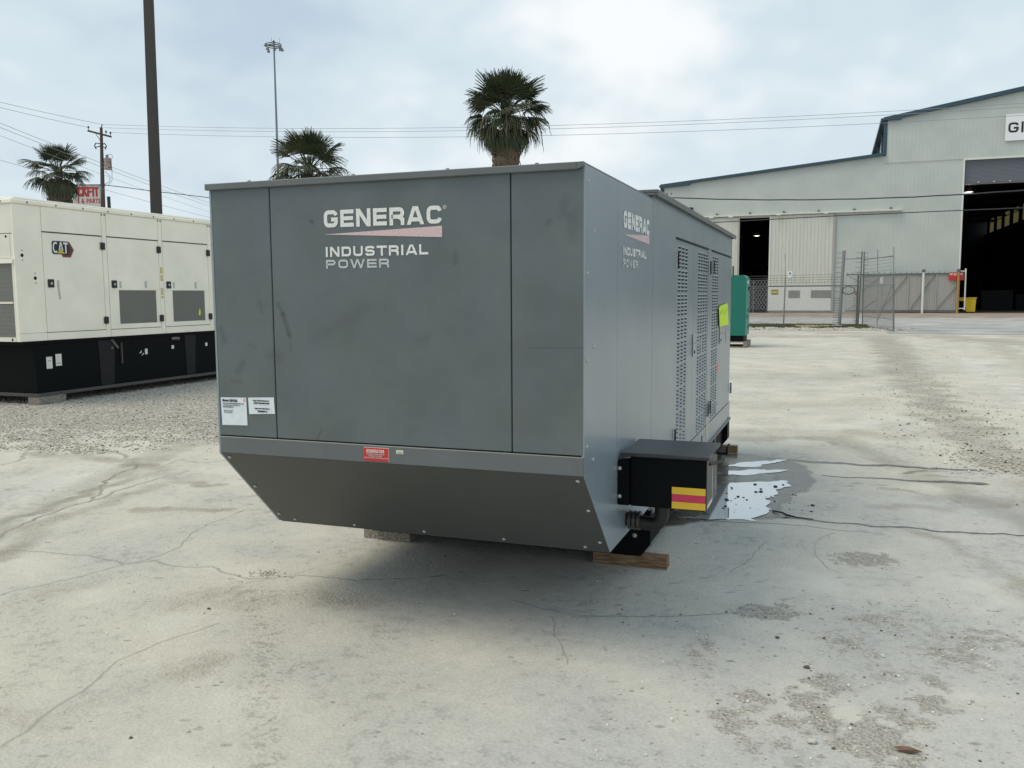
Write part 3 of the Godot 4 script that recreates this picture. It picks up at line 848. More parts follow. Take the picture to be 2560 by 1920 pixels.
func pool(pts: Array):
	var poly := PackedVector2Array(pts)
	# ragged shore
	var n := noise(61, 3.0, 4)
	var fine := PackedVector2Array()
	for i in poly.size():
		var a := poly[i]; var b := poly[(i + 1) % poly.size()]
		var k := maxi(1, int(a.distance_to(b) / 0.03))
		for s in k:
			var p := a.lerp(b, float(s) / k)
			fine.append(p + Vector2(n.get_noise_2d(p.x * 1.5, p.y * 1.5), n.get_noise_2d(p.x * 1.5 + 40, p.y * 1.5)) * 0.07)
	var best := PackedVector2Array()
	for cand in Geometry2D.offset_polygon(fine, 0.001):
		if cand.size() > best.size(): best = cand
	var st := ST()
	var idx := Geometry2D.triangulate_polygon(best)
	for i in range(0, idx.size(), 3):
		var t := []
		for j in 3:
			var p := best[idx[i + j]]
			t.append(at_yard(p.x, p.y, 0.0035))
		tri(st, t[0], t[1], t[2], Vector3.UP)
	ground_piece("puddle", st, M.water)

func rock_mesh(seed_: int, flat: float) -> ArrayMesh:
	var r := RandomNumberGenerator.new(); r.seed = seed_
	var ico := SphereMesh.new(); ico.radial_segments = 6; ico.rings = 3; ico.radius = 0.5; ico.height = 1.0
	var arr := ico.get_mesh_arrays()
	var v: PackedVector3Array = arr[Mesh.ARRAY_VERTEX]
	var moved := {}
	for i in v.size():
		var key := Vector3i((v[i] * 100).round())
		if not moved.has(key): moved[key] = v[i] * Vector3(r.randf_range(0.7, 1.2), flat * r.randf_range(0.7, 1.2), r.randf_range(0.7, 1.2))
		v[i] = moved[key]
	var st := ST()
	var ix: PackedInt32Array = arr[Mesh.ARRAY_INDEX]
	for i in range(0, ix.size(), 3):
		var c := (v[ix[i]] + v[ix[i + 1]] + v[ix[i + 2]]) / 3.0
		tri(st, v[ix[i]], v[ix[i + 1]], v[ix[i + 2]], c)
	return st.commit()

func scatter(n: String, mesh: Mesh, spots: Array, m: Material):
	var mm := MultiMesh.new()
	mm.transform_format = MultiMesh.TRANSFORM_3D; mm.use_colors = true; mm.mesh = mesh
	mm.instance_count = spots.size()
	for i in spots.size():
		mm.set_instance_transform(i, spots[i][0]); mm.set_instance_color(i, spots[i][1])
	var o := MultiMeshInstance3D.new(); o.name = numbered(n); o.multimesh = mm; o.material_override = m
	add_child(o); stuff(o)
	return o

func stone_tone() -> Color:
	var t := rng.randf()
	var v := lerpf(0.78, 1.2, rng.randf())
	if t < 0.05: v = 0.25
	elif t > 0.95: v = 1.5
	return Color(v * rng.randf_range(0.95, 1.08), v, v * rng.randf_range(0.9, 1.02))

func stone_at(x: float, b: float, s: float, y := 0.0) -> Array:
	var B := Basis(Vector3.UP, rng.randf() * TAU).scaled(Vector3.ONE * s) 
	return [Transform3D(B, at_yard(x, b, y + s * 0.12)), stone_tone()]

func build_stones():
	var patch := []
	var n := noise(71, 4.0, 3)
	# loose gravel lying in the shallow scabs of the slab
	for e in PATCHES:
		var count := int(e[2] * e[3] * 22000.0)
		for i in count:
			var a := rng.randf() * TAU
			var d := sqrt(rng.randf()) * 1.7
			var x: float = e[0] + cos(a) * d * e[2]; var b: float = e[1] + sin(a) * d * e[3]
			if n.get_noise_2d(x * 1.6, b * 1.6) * 1.5 + rng.randf() * 0.3 < d * 0.55 - 0.25: continue
			patch.append(stone_at(x, b, 0.003 + pow(rng.randf(), 4.0) * 0.015))
	for i in 2200:
		var x := rng.randf_range(0.2, 2.6); var b := rng.randf_range(2.7, 4.6)
		patch.append(stone_at(x, b, 0.0025 + pow(rng.randf(), 5.0) * 0.016))
	for i in 700:
		var x := rng.randf_range(-4, 4); var b := rng.randf_range(2.6, 9.0)
		patch.append(stone_at(x, b, 0.004 + pow(rng.randf(), 3.0) * 0.014))
	for i in 60:
		patch.append(stone_at(-1.47 + rng.randfn() * 0.06, 5.09 + rng.randfn() * 0.035, rng.randf_range(0.008, 0.02)))
	for i in 46:
		patch.append([stone_at(rng.randf_range(1.6, 2.35), rng.randf_range(6.5, 7.6), 0.012 + pow(rng.randf(), 3.0) * 0.03)[0], Color(0.12, 0.11, 0.1)])
	tag_stuff(scatter("gravel", rock_mesh(1, 0.6), patch, M.stone_pale), "loose gravel and grit lying in the scabs of the concrete slab at right", "gravel")
	# the trail of rubble running to the gate
	var trail := []
	var T := V(TRAIL)
	for i in 5500:
		var s := pow(rng.randf(), 0.7) * (T.size() - 1)
		var k := mini(int(s), T.size() - 2)
		var p: Vector2 = T[k].lerp(T[k + 1], s - k)
		var w := lerpf(0.7, 0.22, s / T.size())
		p += Vector2(rng.randfn() * w, rng.randfn() * w * 0.3)
		trail.append(stone_at(p.x, p.y, 0.006 + pow(rng.randf(), 5.0) * 0.028))
	tag_stuff(scatter("gravel", rock_mesh(2, 0.6), trail, M.stone_pale), "trail of rubble and grit running across the yard to the open gate", "gravel")
	# crushed stone of the left yard, round the cream generator
	var left := []
	for i in 90000:
		var b := lerpf(9.2, 22.0, pow(rng.randf(), 1.35))
		var x := rng.randf_range(-0.62 * b - 0.8, -2.0)
		if rng.randf() > smoothstep(9.0, 11.4, b + n.get_noise_2d(x * 0.3, b * 0.3) * 1.6): continue
		left.append(stone_at(x, b, 0.010 + pow(rng.randf(), 3.0) * 0.022, -0.003))
	tag_stuff(scatter("gravel", rock_mesh(3, 0.6), left, M.stone_pale), "crushed grey stone covering the ground round the cream generator", "gravel")
	# rubble at the foot of the fence
	var foot := []
	for i in 5000:
		var p := Vector3(rng.randf_range(-3.6, 4.6), 0, -38.6 - absf(rng.randfn()) * 1.6)
		var s := 0.03 + pow(rng.randf(), 3.0) * 0.12
		foot.append([Transform3D(Basis(Vector3.UP, rng.randf() * TAU).scaled(Vector3.ONE * s), p + Vector3.UP * (s * 0.1 - 0.008)), stone_tone()])
	tag_stuff(scatter("rubble", rock_mesh(4, 0.6), foot, M.stone_pale), "pale broken stone heaped along the foot of the chain link fence", "rubble")

func tag_stuff(o: Node3D, label: String, category: String):
	tag(o, label, category)

# ------------------------------------------------------------------ warehouse
const FZ := -78.3
func roof_y(x: float) -> float:
	if x < 4.86: return 11.62 + (x + 14.0) * 0.0915
	return 16.30 + (minf(x, 17.0) - 4.9) * 0.166 - maxf(0.0, x - 17.0) * 0.166

func wall_strip(st: SurfaceTool, x0: float, x1: float, y0: float, y1a: float, y1b: float):
	quad(st, Vector3(x0, y0, FZ), Vector3(x1, y0, FZ), Vector3(x1, y1b, FZ), Vector3(x0, y1a, FZ), Vector3.BACK)

func build_warehouse():
	var w := thing("warehouse", "large pale green metal warehouse with stepped roof and open doors", "warehouse", Vector3(8, 0, -110))
	# ribbed front, cut round the two doorways
	var holes := [[10.87, 23.2, 0.0, 12.56], [-7.18, -4.44, 0.0, 8.46]]
	var st := ST()
	var xs := []
	var x := -13.97
	while x < 30.0:
		xs.append(x); x += 0.30
	for h in holes: xs.append(h[0]); xs.append(h[1])
	xs.append(4.86); xs.append(30.0)
	xs.sort()
	var rib := ST()
	for i in xs.size() - 1:
		var a: float = xs[i]; var b: float = xs[i + 1]
		if b - a < 0.002: continue
		var mid := (a + b) * 0.5
		var y0 := 0.0
		for h in holes:
			if mid > h[0] and mid < h[1]: y0 = h[3]
		var ya := roof_y(a + 0.001); var yb := roof_y(b - 0.001)
		wall_strip(st, a, b, y0, ya, yb)
		# the wall has thickness
		quad(st, Vector3(a, y0, FZ - 0.2), Vector3(b, y0, FZ - 0.2), Vector3(b, yb, FZ - 0.2), Vector3(a, ya, FZ - 0.2), Vector3.FORWARD)
		if b - a > 0.15:
			var r0 := a + 0.03
			box(rib, Vector3(r0, y0 + 0.004, FZ + 0.0005), Vector3(r0 + 0.06, minf(ya, yb) - 0.02, FZ + 0.009), 0.004)
	obj("wall", st, M.wall_metal, w)
	stuff(obj("wall_rib", rib, M.wall_metal, w))
	# side, step, back and nave walls, roofs
	obj("side_wall", bx(-14.2, -13.98, 0, 11.5, FZ - 0.21, -155), M.wall_metal, w)
	obj("step_wall", bx(4.87, 5.06, 12.6, 16.2, FZ - 0.21, -155), M.wall_metal, w)
	obj("back_wall", bx(-14.2, 24.0, 0, 17.5, -155.0, -155.3), M.inside, w)
	var nave := ST()
	addb(nave, 23.4, 23.7, 0, 10.9, FZ - 0.21, -154.9)
	addb(nave, 23.4, 23.7, 13.0, 17.25, FZ - 0.21, -154.9)
	var z := -152.0
	while z < FZ - 2.0:
		addb(nave, 23.4, 23.7, 10.9, 13.0, z - 0.9, z + 1.2)
		z += 6.3
	obj("nave_wall", nave, M.inside, w)
	z = -152.0
	while z < FZ - 8.0:
		var p := obj("skylight_panel", bx(23.5, 23.52, 10.9, 13.0, z + 1.2, z + 5.4), M.panel_light, w)
		obj("glazing_bar", bx(23.36, 23.395, 12.3, 12.42, z + 1.2, z + 5.4), M.inside, w)
		z += 6.3
	M.panel_light.backlight_enabled = true; M.panel_light.backlight = Color(0.85, 0.81, 0.68)
	var roof := ST()
	slab(roof, PackedVector2Array([Vector2(-14.5, 11.62 - 0.05), Vector2(4.86, 11.62 + 18.86 * 0.0915), Vector2(4.86, 11.8 + 18.86 * 0.0915), Vector2(-14.5, 11.75)]), Vector3(0, 0, -155.3), Vector3.RIGHT, Vector3.UP, Vector3.BACK, -FZ * 0 + 76.7)
	obj("roof", roof, M.inside, w)
	roof = ST()
	slab(roof, PackedVector2Array([Vector2(4.5, 16.24), Vector2(17.0, 18.31), Vector2(24.2, 17.12), Vector2(24.2, 17.3), Vector2(17.0, 18.5), Vector2(4.5, 16.42)]), Vector3(0, 0, -155.3), Vector3.RIGHT, Vector3.UP, Vector3.BACK, 76.7)
	obj("roof", roof, M.inside, w)
	var trim := ST()
	var e1 := Vector3.RIGHT; var e2 := Vector3.UP
	slab(trim, PackedVector2Array([Vector2(-14.3, 11.45), Vector2(-11.6, 11.62), Vector2(-11.6, 11.78), Vector2(4.80, 13.28), Vector2(4.80, 13.52), Vector2(-14.3, 11.77)]), Vector3(0, 0, FZ + 0.02), e1, e2, Vector3.BACK, 0.3)
	obj("rake_trim", trim, M.trim_teal, w)
	trim = ST()
	slab(trim, PackedVector2Array([Vector2(4.55, 16.16), Vector2(5.9, 16.16), Vector2(5.95, 16.30), Vector2(17.0, 18.13), Vector2(30.0, 15.97), Vector2(30.0, 16.30), Vector2(17.0, 18.46), Vector2(4.55, 16.42)]), Vector3(0, 0, FZ + 0.02), e1, e2, Vector3.BACK, 0.32)
	obj("rake_trim", trim, M.trim_teal, w)
	obj("gutter", bx(4.35, 4.86, 16.12, 16.40, FZ + 0.01, -155), M.trim_teal, w)
	obj("flashing", bx(4.6, 4.865, 13.25, 13.55, FZ + 0.01, -155), M.trim_teal, w)
	obj("corner_trim", bx(4.62, 4.88, 13.5, 16.12, FZ + 0.05, FZ - 0.3), M.trim_teal, w)
	for k in 4: obj("wall_post", bx(4.70, 4.866, 13.56, 16.1, FZ - 6.0 - k * 7.0, FZ - 6.5 - k * 7.0), M.trim_teal, w)
	obj("eave_trim", bx(-14.32, -13.99, 10.3, 11.44, FZ + 0.06, FZ - 0.2), M.trim_teal, w)
	obj("seam_flashing", bx(4.7, 10.7, 12.66, 12.71, FZ + 0.036, FZ + 0.06), M.wall_metal, w)
	# main doorway: pale jamb and head, rolled shutter
	obj("door_jamb", bx(10.75, 10.88, 0, 12.56, FZ + 0.04, FZ - 0.25), M.trim_light, w)
	obj("door_head", bx(10.75, 23.3, 12.562, 12.70, FZ + 0.04, FZ - 0.25), M.trim_light, w)
	var sh := obj("roller_shutter", bx(10.89, 23.2, 10.72, 12.55, FZ - 0.30, FZ - 0.26), M.shutter, w)
	var y := 10.74
	while y < 12.5:
		obj("slat", bx(10.90, 23.2, y, y + 0.085, FZ - 0.259, FZ - 0.22, 0.015), M.shutter, sh); y += 0.105
	obj("shutter_rail", bx(10.89, 23.2, 10.58, 10.719, FZ - 0.33, FZ - 0.2), M.zinc_dark, w)
	for k in 7: obj("rail_stop", bx(11.9 + k * 1.15, 12.0 + k * 1.15, 10.70, 10.78, FZ - 0.19, FZ - 0.13), M.trim_light, w)
	# sliding doors on their track
	obj("door_track", bx(-10.4, 6.24, 8.62, 8.76, FZ + 0.04, FZ + 0.32, 0.02), M.door_metal, w)
	for k in 6: obj("track_bracket", bx(-9.2 + k * 2.9, -9.05 + k * 2.9, 8.765, 8.95, FZ + 0.04, FZ + 0.2), M.zinc_dark, w)
	var leaf := ST()
	for d in [[-4.46, 0.90, 8.56], [-10.3, -7.18, 8.52]]:
		var s := obj("sliding_door", bx(d[0], d[1], 0.16, d[2], FZ + 0.06, FZ + 0.13), M.door_metal, w)
		var rb := ST()
		var xx: float = d[0] + 0.1
		while xx < d[1] - 0.05:
			addb(rb, xx, xx + 0.05, 0.17, d[2] - 0.06, FZ + 0.131, FZ + 0.155, 0.01); xx += 0.30
		stuff(obj("door_rib", rb, M.door_metal, s))
		obj("door_frame", bx(d[0] - 0.06, d[0] + 0.06, 0.15, d[2] + 0.01, FZ + 0.05, FZ + 0.17), M.trim_light, s)
		obj("door_frame", bx(d[1] - 0.08, d[1] + 0.08, 0.15, d[2] + 0.01, FZ + 0.05, FZ + 0.175), M.fence_grey, s)
		obj("hanger", bx(d[0] + 0.5, d[0] + 0.9, d[2] + 0.02, 8.72, FZ + 0.33, FZ + 0.42), M.trim_light, s)
		obj("hanger", bx(d[1] - 0.9, d[1] - 0.5, d[2] + 0.02, 8.72, FZ + 0.33, FZ + 0.42), M.trim_light, s)
	# lower band of the right leaf with its two vents and stickers
	obj("door_band", bx(-4.40, 0.80, 0.2, 2.30, FZ + 0.157, FZ + 0.175), M.trim_light, w)
	obj("band_gap", bx(-4.45, 0.83, 2.31, 2.40, FZ + 0.157, FZ + 0.17), M.dark, w)
	for v in [[-2.77, -1.80], [-0.87, 1.20]]:
		var lv := obj("vent", bx(v[0], minf(v[1], 0.79), 1.30, 1.97, FZ + 0.176, FZ + 0.185), M.fence_line, w)
		for k in 8: obj("vent_slat", bx(v[0] + 0.02, minf(v[1], 0.79) - 0.02, 1.33 + k * 0.08, 1.37 + k * 0.08, FZ + 0.186, FZ + 0.2), M.fence_grey, lv)
	var ys := obj("warning_sticker", bx(-4.26, -3.61, 1.60, 2.06, FZ + 0.176, FZ + 0.18), M.logo_yellow, w)
	obj("sticker_line", bx(-4.2, -3.67, 1.98, 2.04, FZ + 0.181, FZ + 0.183), M.ink, ys)
	obj("sticker_line", bx(-4.05, -3.8, 1.78, 1.88, FZ + 0.181, FZ + 0.183), M.label_cream, ys)
	obj("sticker_line", bx(-4.2, -3.67, 1.63, 1.70, FZ + 0.181, FZ + 0.183), M.ink, ys)
	for q in [[-11.7, -11.3, 9.3, 9.6], [-9.6, -9.1, 7.9, 8.2]]: obj("wall_vent", bx(q[0], q[1], q[2], q[3], FZ + 0.04, FZ + 0.1), M.dark, w)
	for q in [-13.7, -13.3]: obj("wall_hole", bar(Vector3(q, 10.92, FZ + 0.03), Vector3(q, 10.92, FZ + 0.05), 0.06), M.dark, w)
	# folding lattice gate in the narrow doorway
	var lat := ST()
	var gx := -6.9
	while gx < -4.6:
		for s in [-1.0, 1.0]:
			for r in 3:
				tube(lat, [Vector3(gx, 0.25 + r * 0.9, FZ + 0.0 + s * 0.02), Vector3(gx + 0.55, 0.25 + (r + 1) * 0.9, FZ + s * 0.02)], 0.022, 4)
				tube(lat, [Vector3(gx + 0.55, 0.25 + r * 0.9, FZ + s * 0.02 + 0.01), Vector3(gx, 0.25 + (r + 1) * 0.9, FZ + s * 0.02 + 0.01)], 0.022, 4)
		gx += 0.275
	var lg := obj("lattice_gate", lat, M.zinc, w)
	for q in [-6.9, -5.8, -4.6]: obj("lattice_post", bx(q - 0.03, q + 0.03, 0.0, 2.95, FZ - 0.05, FZ - 0.01), M.zinc, lg)
	# the sign over the door, cut by the frame of the photograph
	var sg := obj("sign_board", bx(13.69, 20.3, 13.90, 16.0, FZ + 0.08, FZ + 0.16), M.sign_white, w)
	obj("sign_lettering", word("GIO", 13.87, 15.93, 14.50, 15.36, Vector3(0, 0, FZ + 0.163), Vector3.RIGHT, Vector3.UP, Vector3.BACK, 0.85), M.sign_navy, sg)
	# inside: floor, frames, lamps
	obj("floor", bx(-13.97, 23.4, -0.011, 0.006, FZ + 0.1, -155), M.inside_floor, w)
	for k in 5: obj("wall_girt", bx(-13.9, 4.6, 1.4 + k * 1.3, 1.52 + k * 1.3, -154.6, -154.9), M.zinc_dark, w)
	for k in 7:
		obj("column", bx(4.9, 5.3, 0, 12.6, -86.0 - k * 10.0, -86.4 - k * 10.0), M.inside, w)
		obj("rafter", bx(5.3, 23.3, 12.3, 12.6, -86.0 - k * 10.0, -86.4 - k * 10.0), M.inside, w)
	for q in [Vector3(11.75, 10.35, -82.0), Vector3(-6.4, 7.5, -88.0), Vector3(-5.3, 7.5, -95.0)]:
		var s := ST(); dome(s, q, Vector3.DOWN, 0.34, 0.04, 14)
		obj("lamp", s, M.lamp, w)
		obj("lamp_cap", bar(q + Vector3.UP * 0.01, q + Vector3.UP * 0.4, 0.2, 12), M.inside, w)
		var l := OmniLight3D.new(); l.name = "lamp_light"; l.light_energy = 1.2; l.omni_range = 120.0; l.omni_attenuation = 2.0; l.light_size = 0.3; l.shadow_enabled = true
		l.light_color = Color(1, 0.97, 0.88); l.position = q + Vector3.DOWN * 0.35 - w.position; w.add_child(l, true)
	# crates and a machine in the dark of the hall
	for q in [[14.5, 17.2, 0, 1.9, -92.0], [17.8, 19.2, 0, 1.5, -94.0], [12.6, 13.9, 0, 1.2, -97.0]]:
		solo("crate", bx(q[0], q[1], 0.01, q[3], q[4], q[4] - 1.4, 0.03), M.dark, Vector3.ZERO, ["broad dark machine housing standing inside the main warehouse door", "dark crate right of the machine inside the warehouse door", "small dark crate deep inside the warehouse door"][[14.5, 17.8, 12.6].find(q[0])], "crate")
	# small notice on a stake before the doors
	var ns := thing("notice", "small white notice with a green mark fixed to the sliding warehouse door", "notice", Vector3(-2.68, 3.1, FZ + 0.2))
	obj("notice_plate", bx(-2.9, -2.46, 3.1, 3.66, FZ + 0.16, FZ + 0.175), M.sign_white, ns)
	obj("notice_mark", bx(-2.76, -2.6, 3.4, 3.55, FZ + 0.176, FZ + 0.18), M.teal, ns)

# ------------------------------------------------------------------ corrugated gate before the warehouse door
func build_corrugated_gate():
	var z := -79.9 + 2.4                                   # it rolls just in front of the wall
	z = -77.4
	var k := (3.615 + 77.4) / (3.615 + 79.9)              # measured in the plane z = -79.9; brought forward
	var X := func(x: float) -> float: return 0.995 + (x - 0.995) * k
	var Y := func(y: float) -> float: return 1.65 + (y - 1.65) * k
	var g := thing("rolling_gate", "long grey corrugated rolling gate beside the warehouse door", "gate", Vector3(7, 0, z))
	var x0: float = X.call(2.0); var x1: float = X.call(11.0); var top: float = Y.call(3.38); var bot: float = Y.call(0.2)
	var sheet := ST()
	var x: float = X.call(3.3)
	while x < x1:
		addb(sheet, x, x + 0.09, bot, top - 0.05, z - 0.03, z - 0.005)
		addb(sheet, x + 0.0905, x + 0.179, bot + 0.001, top - 0.051, z - 0.055, z - 0.031)
		x += 0.18
	obj("corrugated_sheet", sheet, M.fence_grey, g)
	obj("rail", bx(x0, x1, top - 0.09, top, z + 0.0, z + 0.09), M.zinc_dark, g)
	obj("rail", bx(x0, x1, bot - 0.12, bot - 0.02, z + 0.0, z + 0.09), M.zinc_dark, g)
	for q in [2.0, 3.2, 4.9, 7.07, 9.27, 10.9]:
		var xx: float = X.call(q)
		obj("upright", bx(xx - 0.035, xx + 0.035, bot, top - 0.1, z + 0.001, z + 0.06), M.fence_grey, g)
	for q in [[2.05, 3.30, 3.1, 2.72], [2.2, 0.25, 3.15, 0.8], [5.0, 0.3, 7.0, 3.2], [7.3, 0.3, 9.2, 3.3], [9.4, 0.3, 10.9, 2.3], [3.3, 1.9, 4.9, 3.2]]:
		obj("brace", bar(Vector3(X.call(q[0]), Y.call(q[1]), z + 0.05), Vector3(X.call(q[2]), Y.call(q[3]), z + 0.05), 0.03, 6), M.fence_line, g)
	obj("open_panel_bar", bx(X.call(2.0), X.call(3.2), Y.call(1.70), Y.call(1.78), z + 0.002, z + 0.05), M.fence_grey, g)
	x = x0 + 0.1
	while x < X.call(10.0):
		obj("spike", bar(Vector3(x, top, z + 0.04), Vector3(x + 0.03, top + 0.14, z + 0.04), 0.02, 4), M.zinc_dark, g); x += 0.42
	obj("end_frame", bar(Vector3(X.call(11.53), 0.25, z + 0.05), Vector3(X.call(11.5), Y.call(3.72), z + 0.05), 0.06, 8), M.trim_light, g)
	obj("end_frame", bar(Vector3(X.call(11.05), Y.call(0.33), z + 0.05), Vector3(X.call(11.53), Y.call(0.33), z + 0.05), 0.045, 8), M.trim_light, g)
	obj("end_frame", bar(Vector3(X.call(11.05), Y.call(3.50), z + 0.05), Vector3(X.call(11.5), Y.call(3.50), z + 0.05), 0.045, 8), M.trim_light, g)
	for p in [[8.22, "white round gate post with a dark cap", M.trim_light], [10.93, "yellow round gate post carrying the red notice", M.post_yellow]]:
		var px: float = X.call(p[0])
		var t := thing("gate_post", p[1], "post", Vector3(px, 0, z + 0.35), "posts guiding the rolling gate")
		obj("post", bar(Vector3(px, -0.01, z + 0.35), Vector3(px, Y.call(3.45), z + 0.35), 0.085, 12), p[2], t)
		var s := ST(); tube(s, [Vector3(px, Y.call(3.45), z + 0.30), Vector3(px, Y.call(3.6), z + 0.30)], 0.15, 12); dome(s, Vector3(px, Y.call(3.6), z + 0.30), Vector3.UP, 0.15, 0.12, 12)
		obj("post_cap", s, M.zinc_dark, t)
	var sx: float = X.call(10.2); var sx2: float = X.call(11.36)
	var rs := thing("red_notice", "red notice board with white words hung on the gate by the yellow post", "sign", Vector3(sx, Y.call(2.73), z + 0.2))
	obj("board", bx(sx, sx2, Y.call(2.73), Y.call(3.42), z + 0.15, z + 0.18, 0.01), M.red_plate, rs)
	for q in [[0.06, 0.3], [0.36, 0.62], [0.78, 1.02]]: obj("word_block", bx(sx + q[0], sx + q[1], Y.call(3.18), Y.call(3.34), z + 0.181, z + 0.186), M.vinyl_pink, rs)
	obj("word_block", bx(sx + 0.4, sx + 0.52, Y.call(3.10), Y.call(3.16), z + 0.181, z + 0.186), M.vinyl_pink, rs)
	# yellow tub
	var bxx: float = X.call(11.66); var bx2: float = X.call(12.46)
	var tb := thing("yellow_hopper", "yellow metal hopper standing in the warehouse doorway", "hopper", Vector3(bxx, 0, z - 0.8))
	var s2 := ST()
	slab(s2, PackedVector2Array([Vector2(bxx + 0.08, 0.1), Vector2(bx2 - 0.06, 0.1), Vector2(bx2, 1.24), Vector2(bxx - 0.55, 1.24), Vector2(bxx - 0.55, 1.02), Vector2(bxx - 0.1, 0.98)]), Vector3(0, 0, z - 1.4), Vector3.RIGHT, Vector3.UP, Vector3.BACK, 1.0)
	obj("tub", s2, M.box_yellow, tb)
	obj("rim", bx(bxx - 0.6, bx2 + 0.04, 1.2, 1.28, z - 1.44, z - 0.36), M.box_yellow, tb)
	for q in [bxx + 0.2, bx2 - 0.2]: obj("foot", bx(q - 0.06, q + 0.06, 0.0, 0.1, z - 1.3, z - 0.5), M.dark, tb)

# ------------------------------------------------------------------ chain-link fence and swung gate
func chain_mesh(o: Vector3, along: Vector3, len_: float, y0: float, y1: float, pitch := 0.075, r := 0.0042) -> SurfaceTool:
	var st := ST()
	var hgt := y1 - y0
	for s in [0, 1]:
		var a := -hgt
		while a < len_:
			var t0 := maxf(a, 0.0); var t1 := minf(a + hgt, len_)
			if t1 - t0 > 0.02:
				var p := o + along * t0 + Vector3.UP * (y0 + (t0 - a) if s == 0 else y1 - (t0 - a))
				var q := o + along * t1 + Vector3.UP * (y0 + (t1 - a) if s == 0 else y1 - (t1 - a))
				tube(st, [p, q], r, 3, false)
			a += pitch * 1.414
	return st

func build_fence():
	var z := -44.54
	var f := thing("chain_link_fence", "galvanised chain link fence topped with barbed wire behind the grass strip", "fence", Vector3(-1, 0, z))
	stuff(obj("chain_link", chain_mesh(Vector3(-9.0, 0, z), Vector3.RIGHT, 11.2, 0.05, 2.05), M.zinc, f))
	obj("top_rail", bar(Vector3(-9.0, 2.07, z), Vector3(2.2, 2.07, z), 0.024, 6), M.zinc_dark, f)
	for q in [-7.9, -4.7, -1.43]:
		obj("post", bar(Vector3(q, 0, z + 0.03), Vector3(q + 0.04, 2.55, z + 0.03), 0.035, 8), M.zinc, f)
		obj("wire_arm", bar(Vector3(q + 0.04, 2.55, z + 0.03), Vector3(q - 0.01, 3.7, z + 0.03), 0.014, 5), M.zinc, f)
	for k in 4:
		obj("barbed_wire", bar(Vector3(-9.0, 2.2 + k * 0.11, z), Vector3(1.35, 2.26 + k * 0.13, z), 0.007, 4), M.zinc_dark, f)
	for k in 26:
		obj("barb", bar(Vector3(-2.6 + k * 0.15, 2.15, z), Vector3(-2.58 + k * 0.15, 2.25 + 0.4 * absf(sin(k * 2.1)), z + 0.02), 0.006, 4), M.zinc_dark, f)
	# leaning steel post with climbing spikes
	var bp := thing("steel_post", "thick leaning grey steel post with a ladder of spikes at the gateway", "post", Vector3(1.32, 0, z))
	obj("post", bar(Vector3(1.32, -0.02, z), Vector3(1.443, 3.85, z), 0.085, 12), M.zinc, bp)
	var spike := bar(Vector3(0, 0, 0), Vector3(-0.30, 0, 0), 0.012, 5).commit()
	var ys := []
	for k in 9: ys.append(3.72 - k * 0.245)
	for k in 11: ys.append(1.42 - k * 0.125)
	for y in ys: put("spike", spike, M.zinc_dark, bp, Transform3D(Basis(), Vector3(1.27 + y * 0.032, y, z + 0.02)))
	# gate posts and the short fixed bay between
	var gp := thing("gate_bay", "narrow galvanised gate frame with spiked post right of the leaning steel post", "gate frame", Vector3(2.2, 0, z))
	obj("post", bar(Vector3(2.22, 0, z), Vector3(2.30, 3.78, z), 0.032, 8), M.zinc_dark, gp)
	obj("post", bar(Vector3(2.14, 0, z), Vector3(2.16, 2.6, z), 0.045, 8), M.zinc_dark, gp)
	obj("cross_bar", bar(Vector3(1.43, 3.42, z), Vector3(2.29, 3.42, z), 0.018, 6), M.zinc_dark, gp)
	obj("cross_bar", bar(Vector3(1.40, 2.07, z + 0.03), Vector3(2.16, 2.07, z + 0.03), 0.022, 6), M.zinc_dark, gp)
	for y in ys:
		if y > 0.15: put("spike", bar(Vector3.ZERO, Vector3(-0.26, 0, 0), 0.011, 5).commit(), M.zinc_dark, gp, Transform3D(Basis(), Vector3(2.20 + y * 0.022, y, z + 0.03)))
	var loop := []
	for k in 17: loop.append(Vector3(1.72 + cos(TAU * k / 16.0) * 0.30, 1.82 + sin(TAU * k / 16.0) * 0.20, z + 0.08))
	var cl := ST(); tube(cl, loop, 0.022, 6)
	solo("cable_loop", cl, M.wire, Vector3.ZERO, "black cable looped round the gate frame", "cable")
	solo("padlock", bx(2.02, 2.10, 1.58, 1.74, z + 0.06, z + 0.12, 0.015), mat("padlock", lin(0.4, 0.12, 0.08), 0.5), Vector3.ZERO, "small red padlock hanging on the narrow gate frame", "padlock")
	# the open leaf, swung towards the yard
	var a := Vector3(2.42, 0, -44.6); var b := Vector3(3.50, 0, -37.56)
	var d := (b - a).normalized()
	var at := func(s: float, y: float) -> Vector3: return a + d * s + Vector3.UP * y
	var lf := thing("gate_leaf", "open chain link gate leaf swung into the yard", "gate", a)
	obj("stile", bar(at.call(0.05, 0.04), at.call(-0.1, 3.78), 0.03, 8), M.zinc_dark, lf)
	obj("stile", bar(at.call(7.05, 0.02), at.call(6.62, 2.5), 0.036, 8), M.zinc_dark, lf)
	obj("stile", bar(at.call(6.85, 0.55), at.call(6.50, 3.66), 0.022, 8), M.zinc, lf)
	obj("stile", bar(at.call(3.65, 0.05), at.call(3.18, 3.72), 0.022, 8), M.zinc, lf)
	obj("rail", bar(at.call(0.05, 0.04), at.call(7.05, 0.02), 0.034, 8), M.zinc_dark, lf)
	obj("rail", bar(at.call(0.2, 2.56), at.call(6.62, 2.5), 0.03, 8), M.zinc_dark, lf)
	obj("rail", bar(at.call(0.2, 2.08), at.call(6.6, 2.07), 0.022, 8), M.zinc, lf)
	obj("rail", bar(at.call(0.2, 0.52), at.call(6.9, 0.54), 0.02, 8), M.zinc, lf)
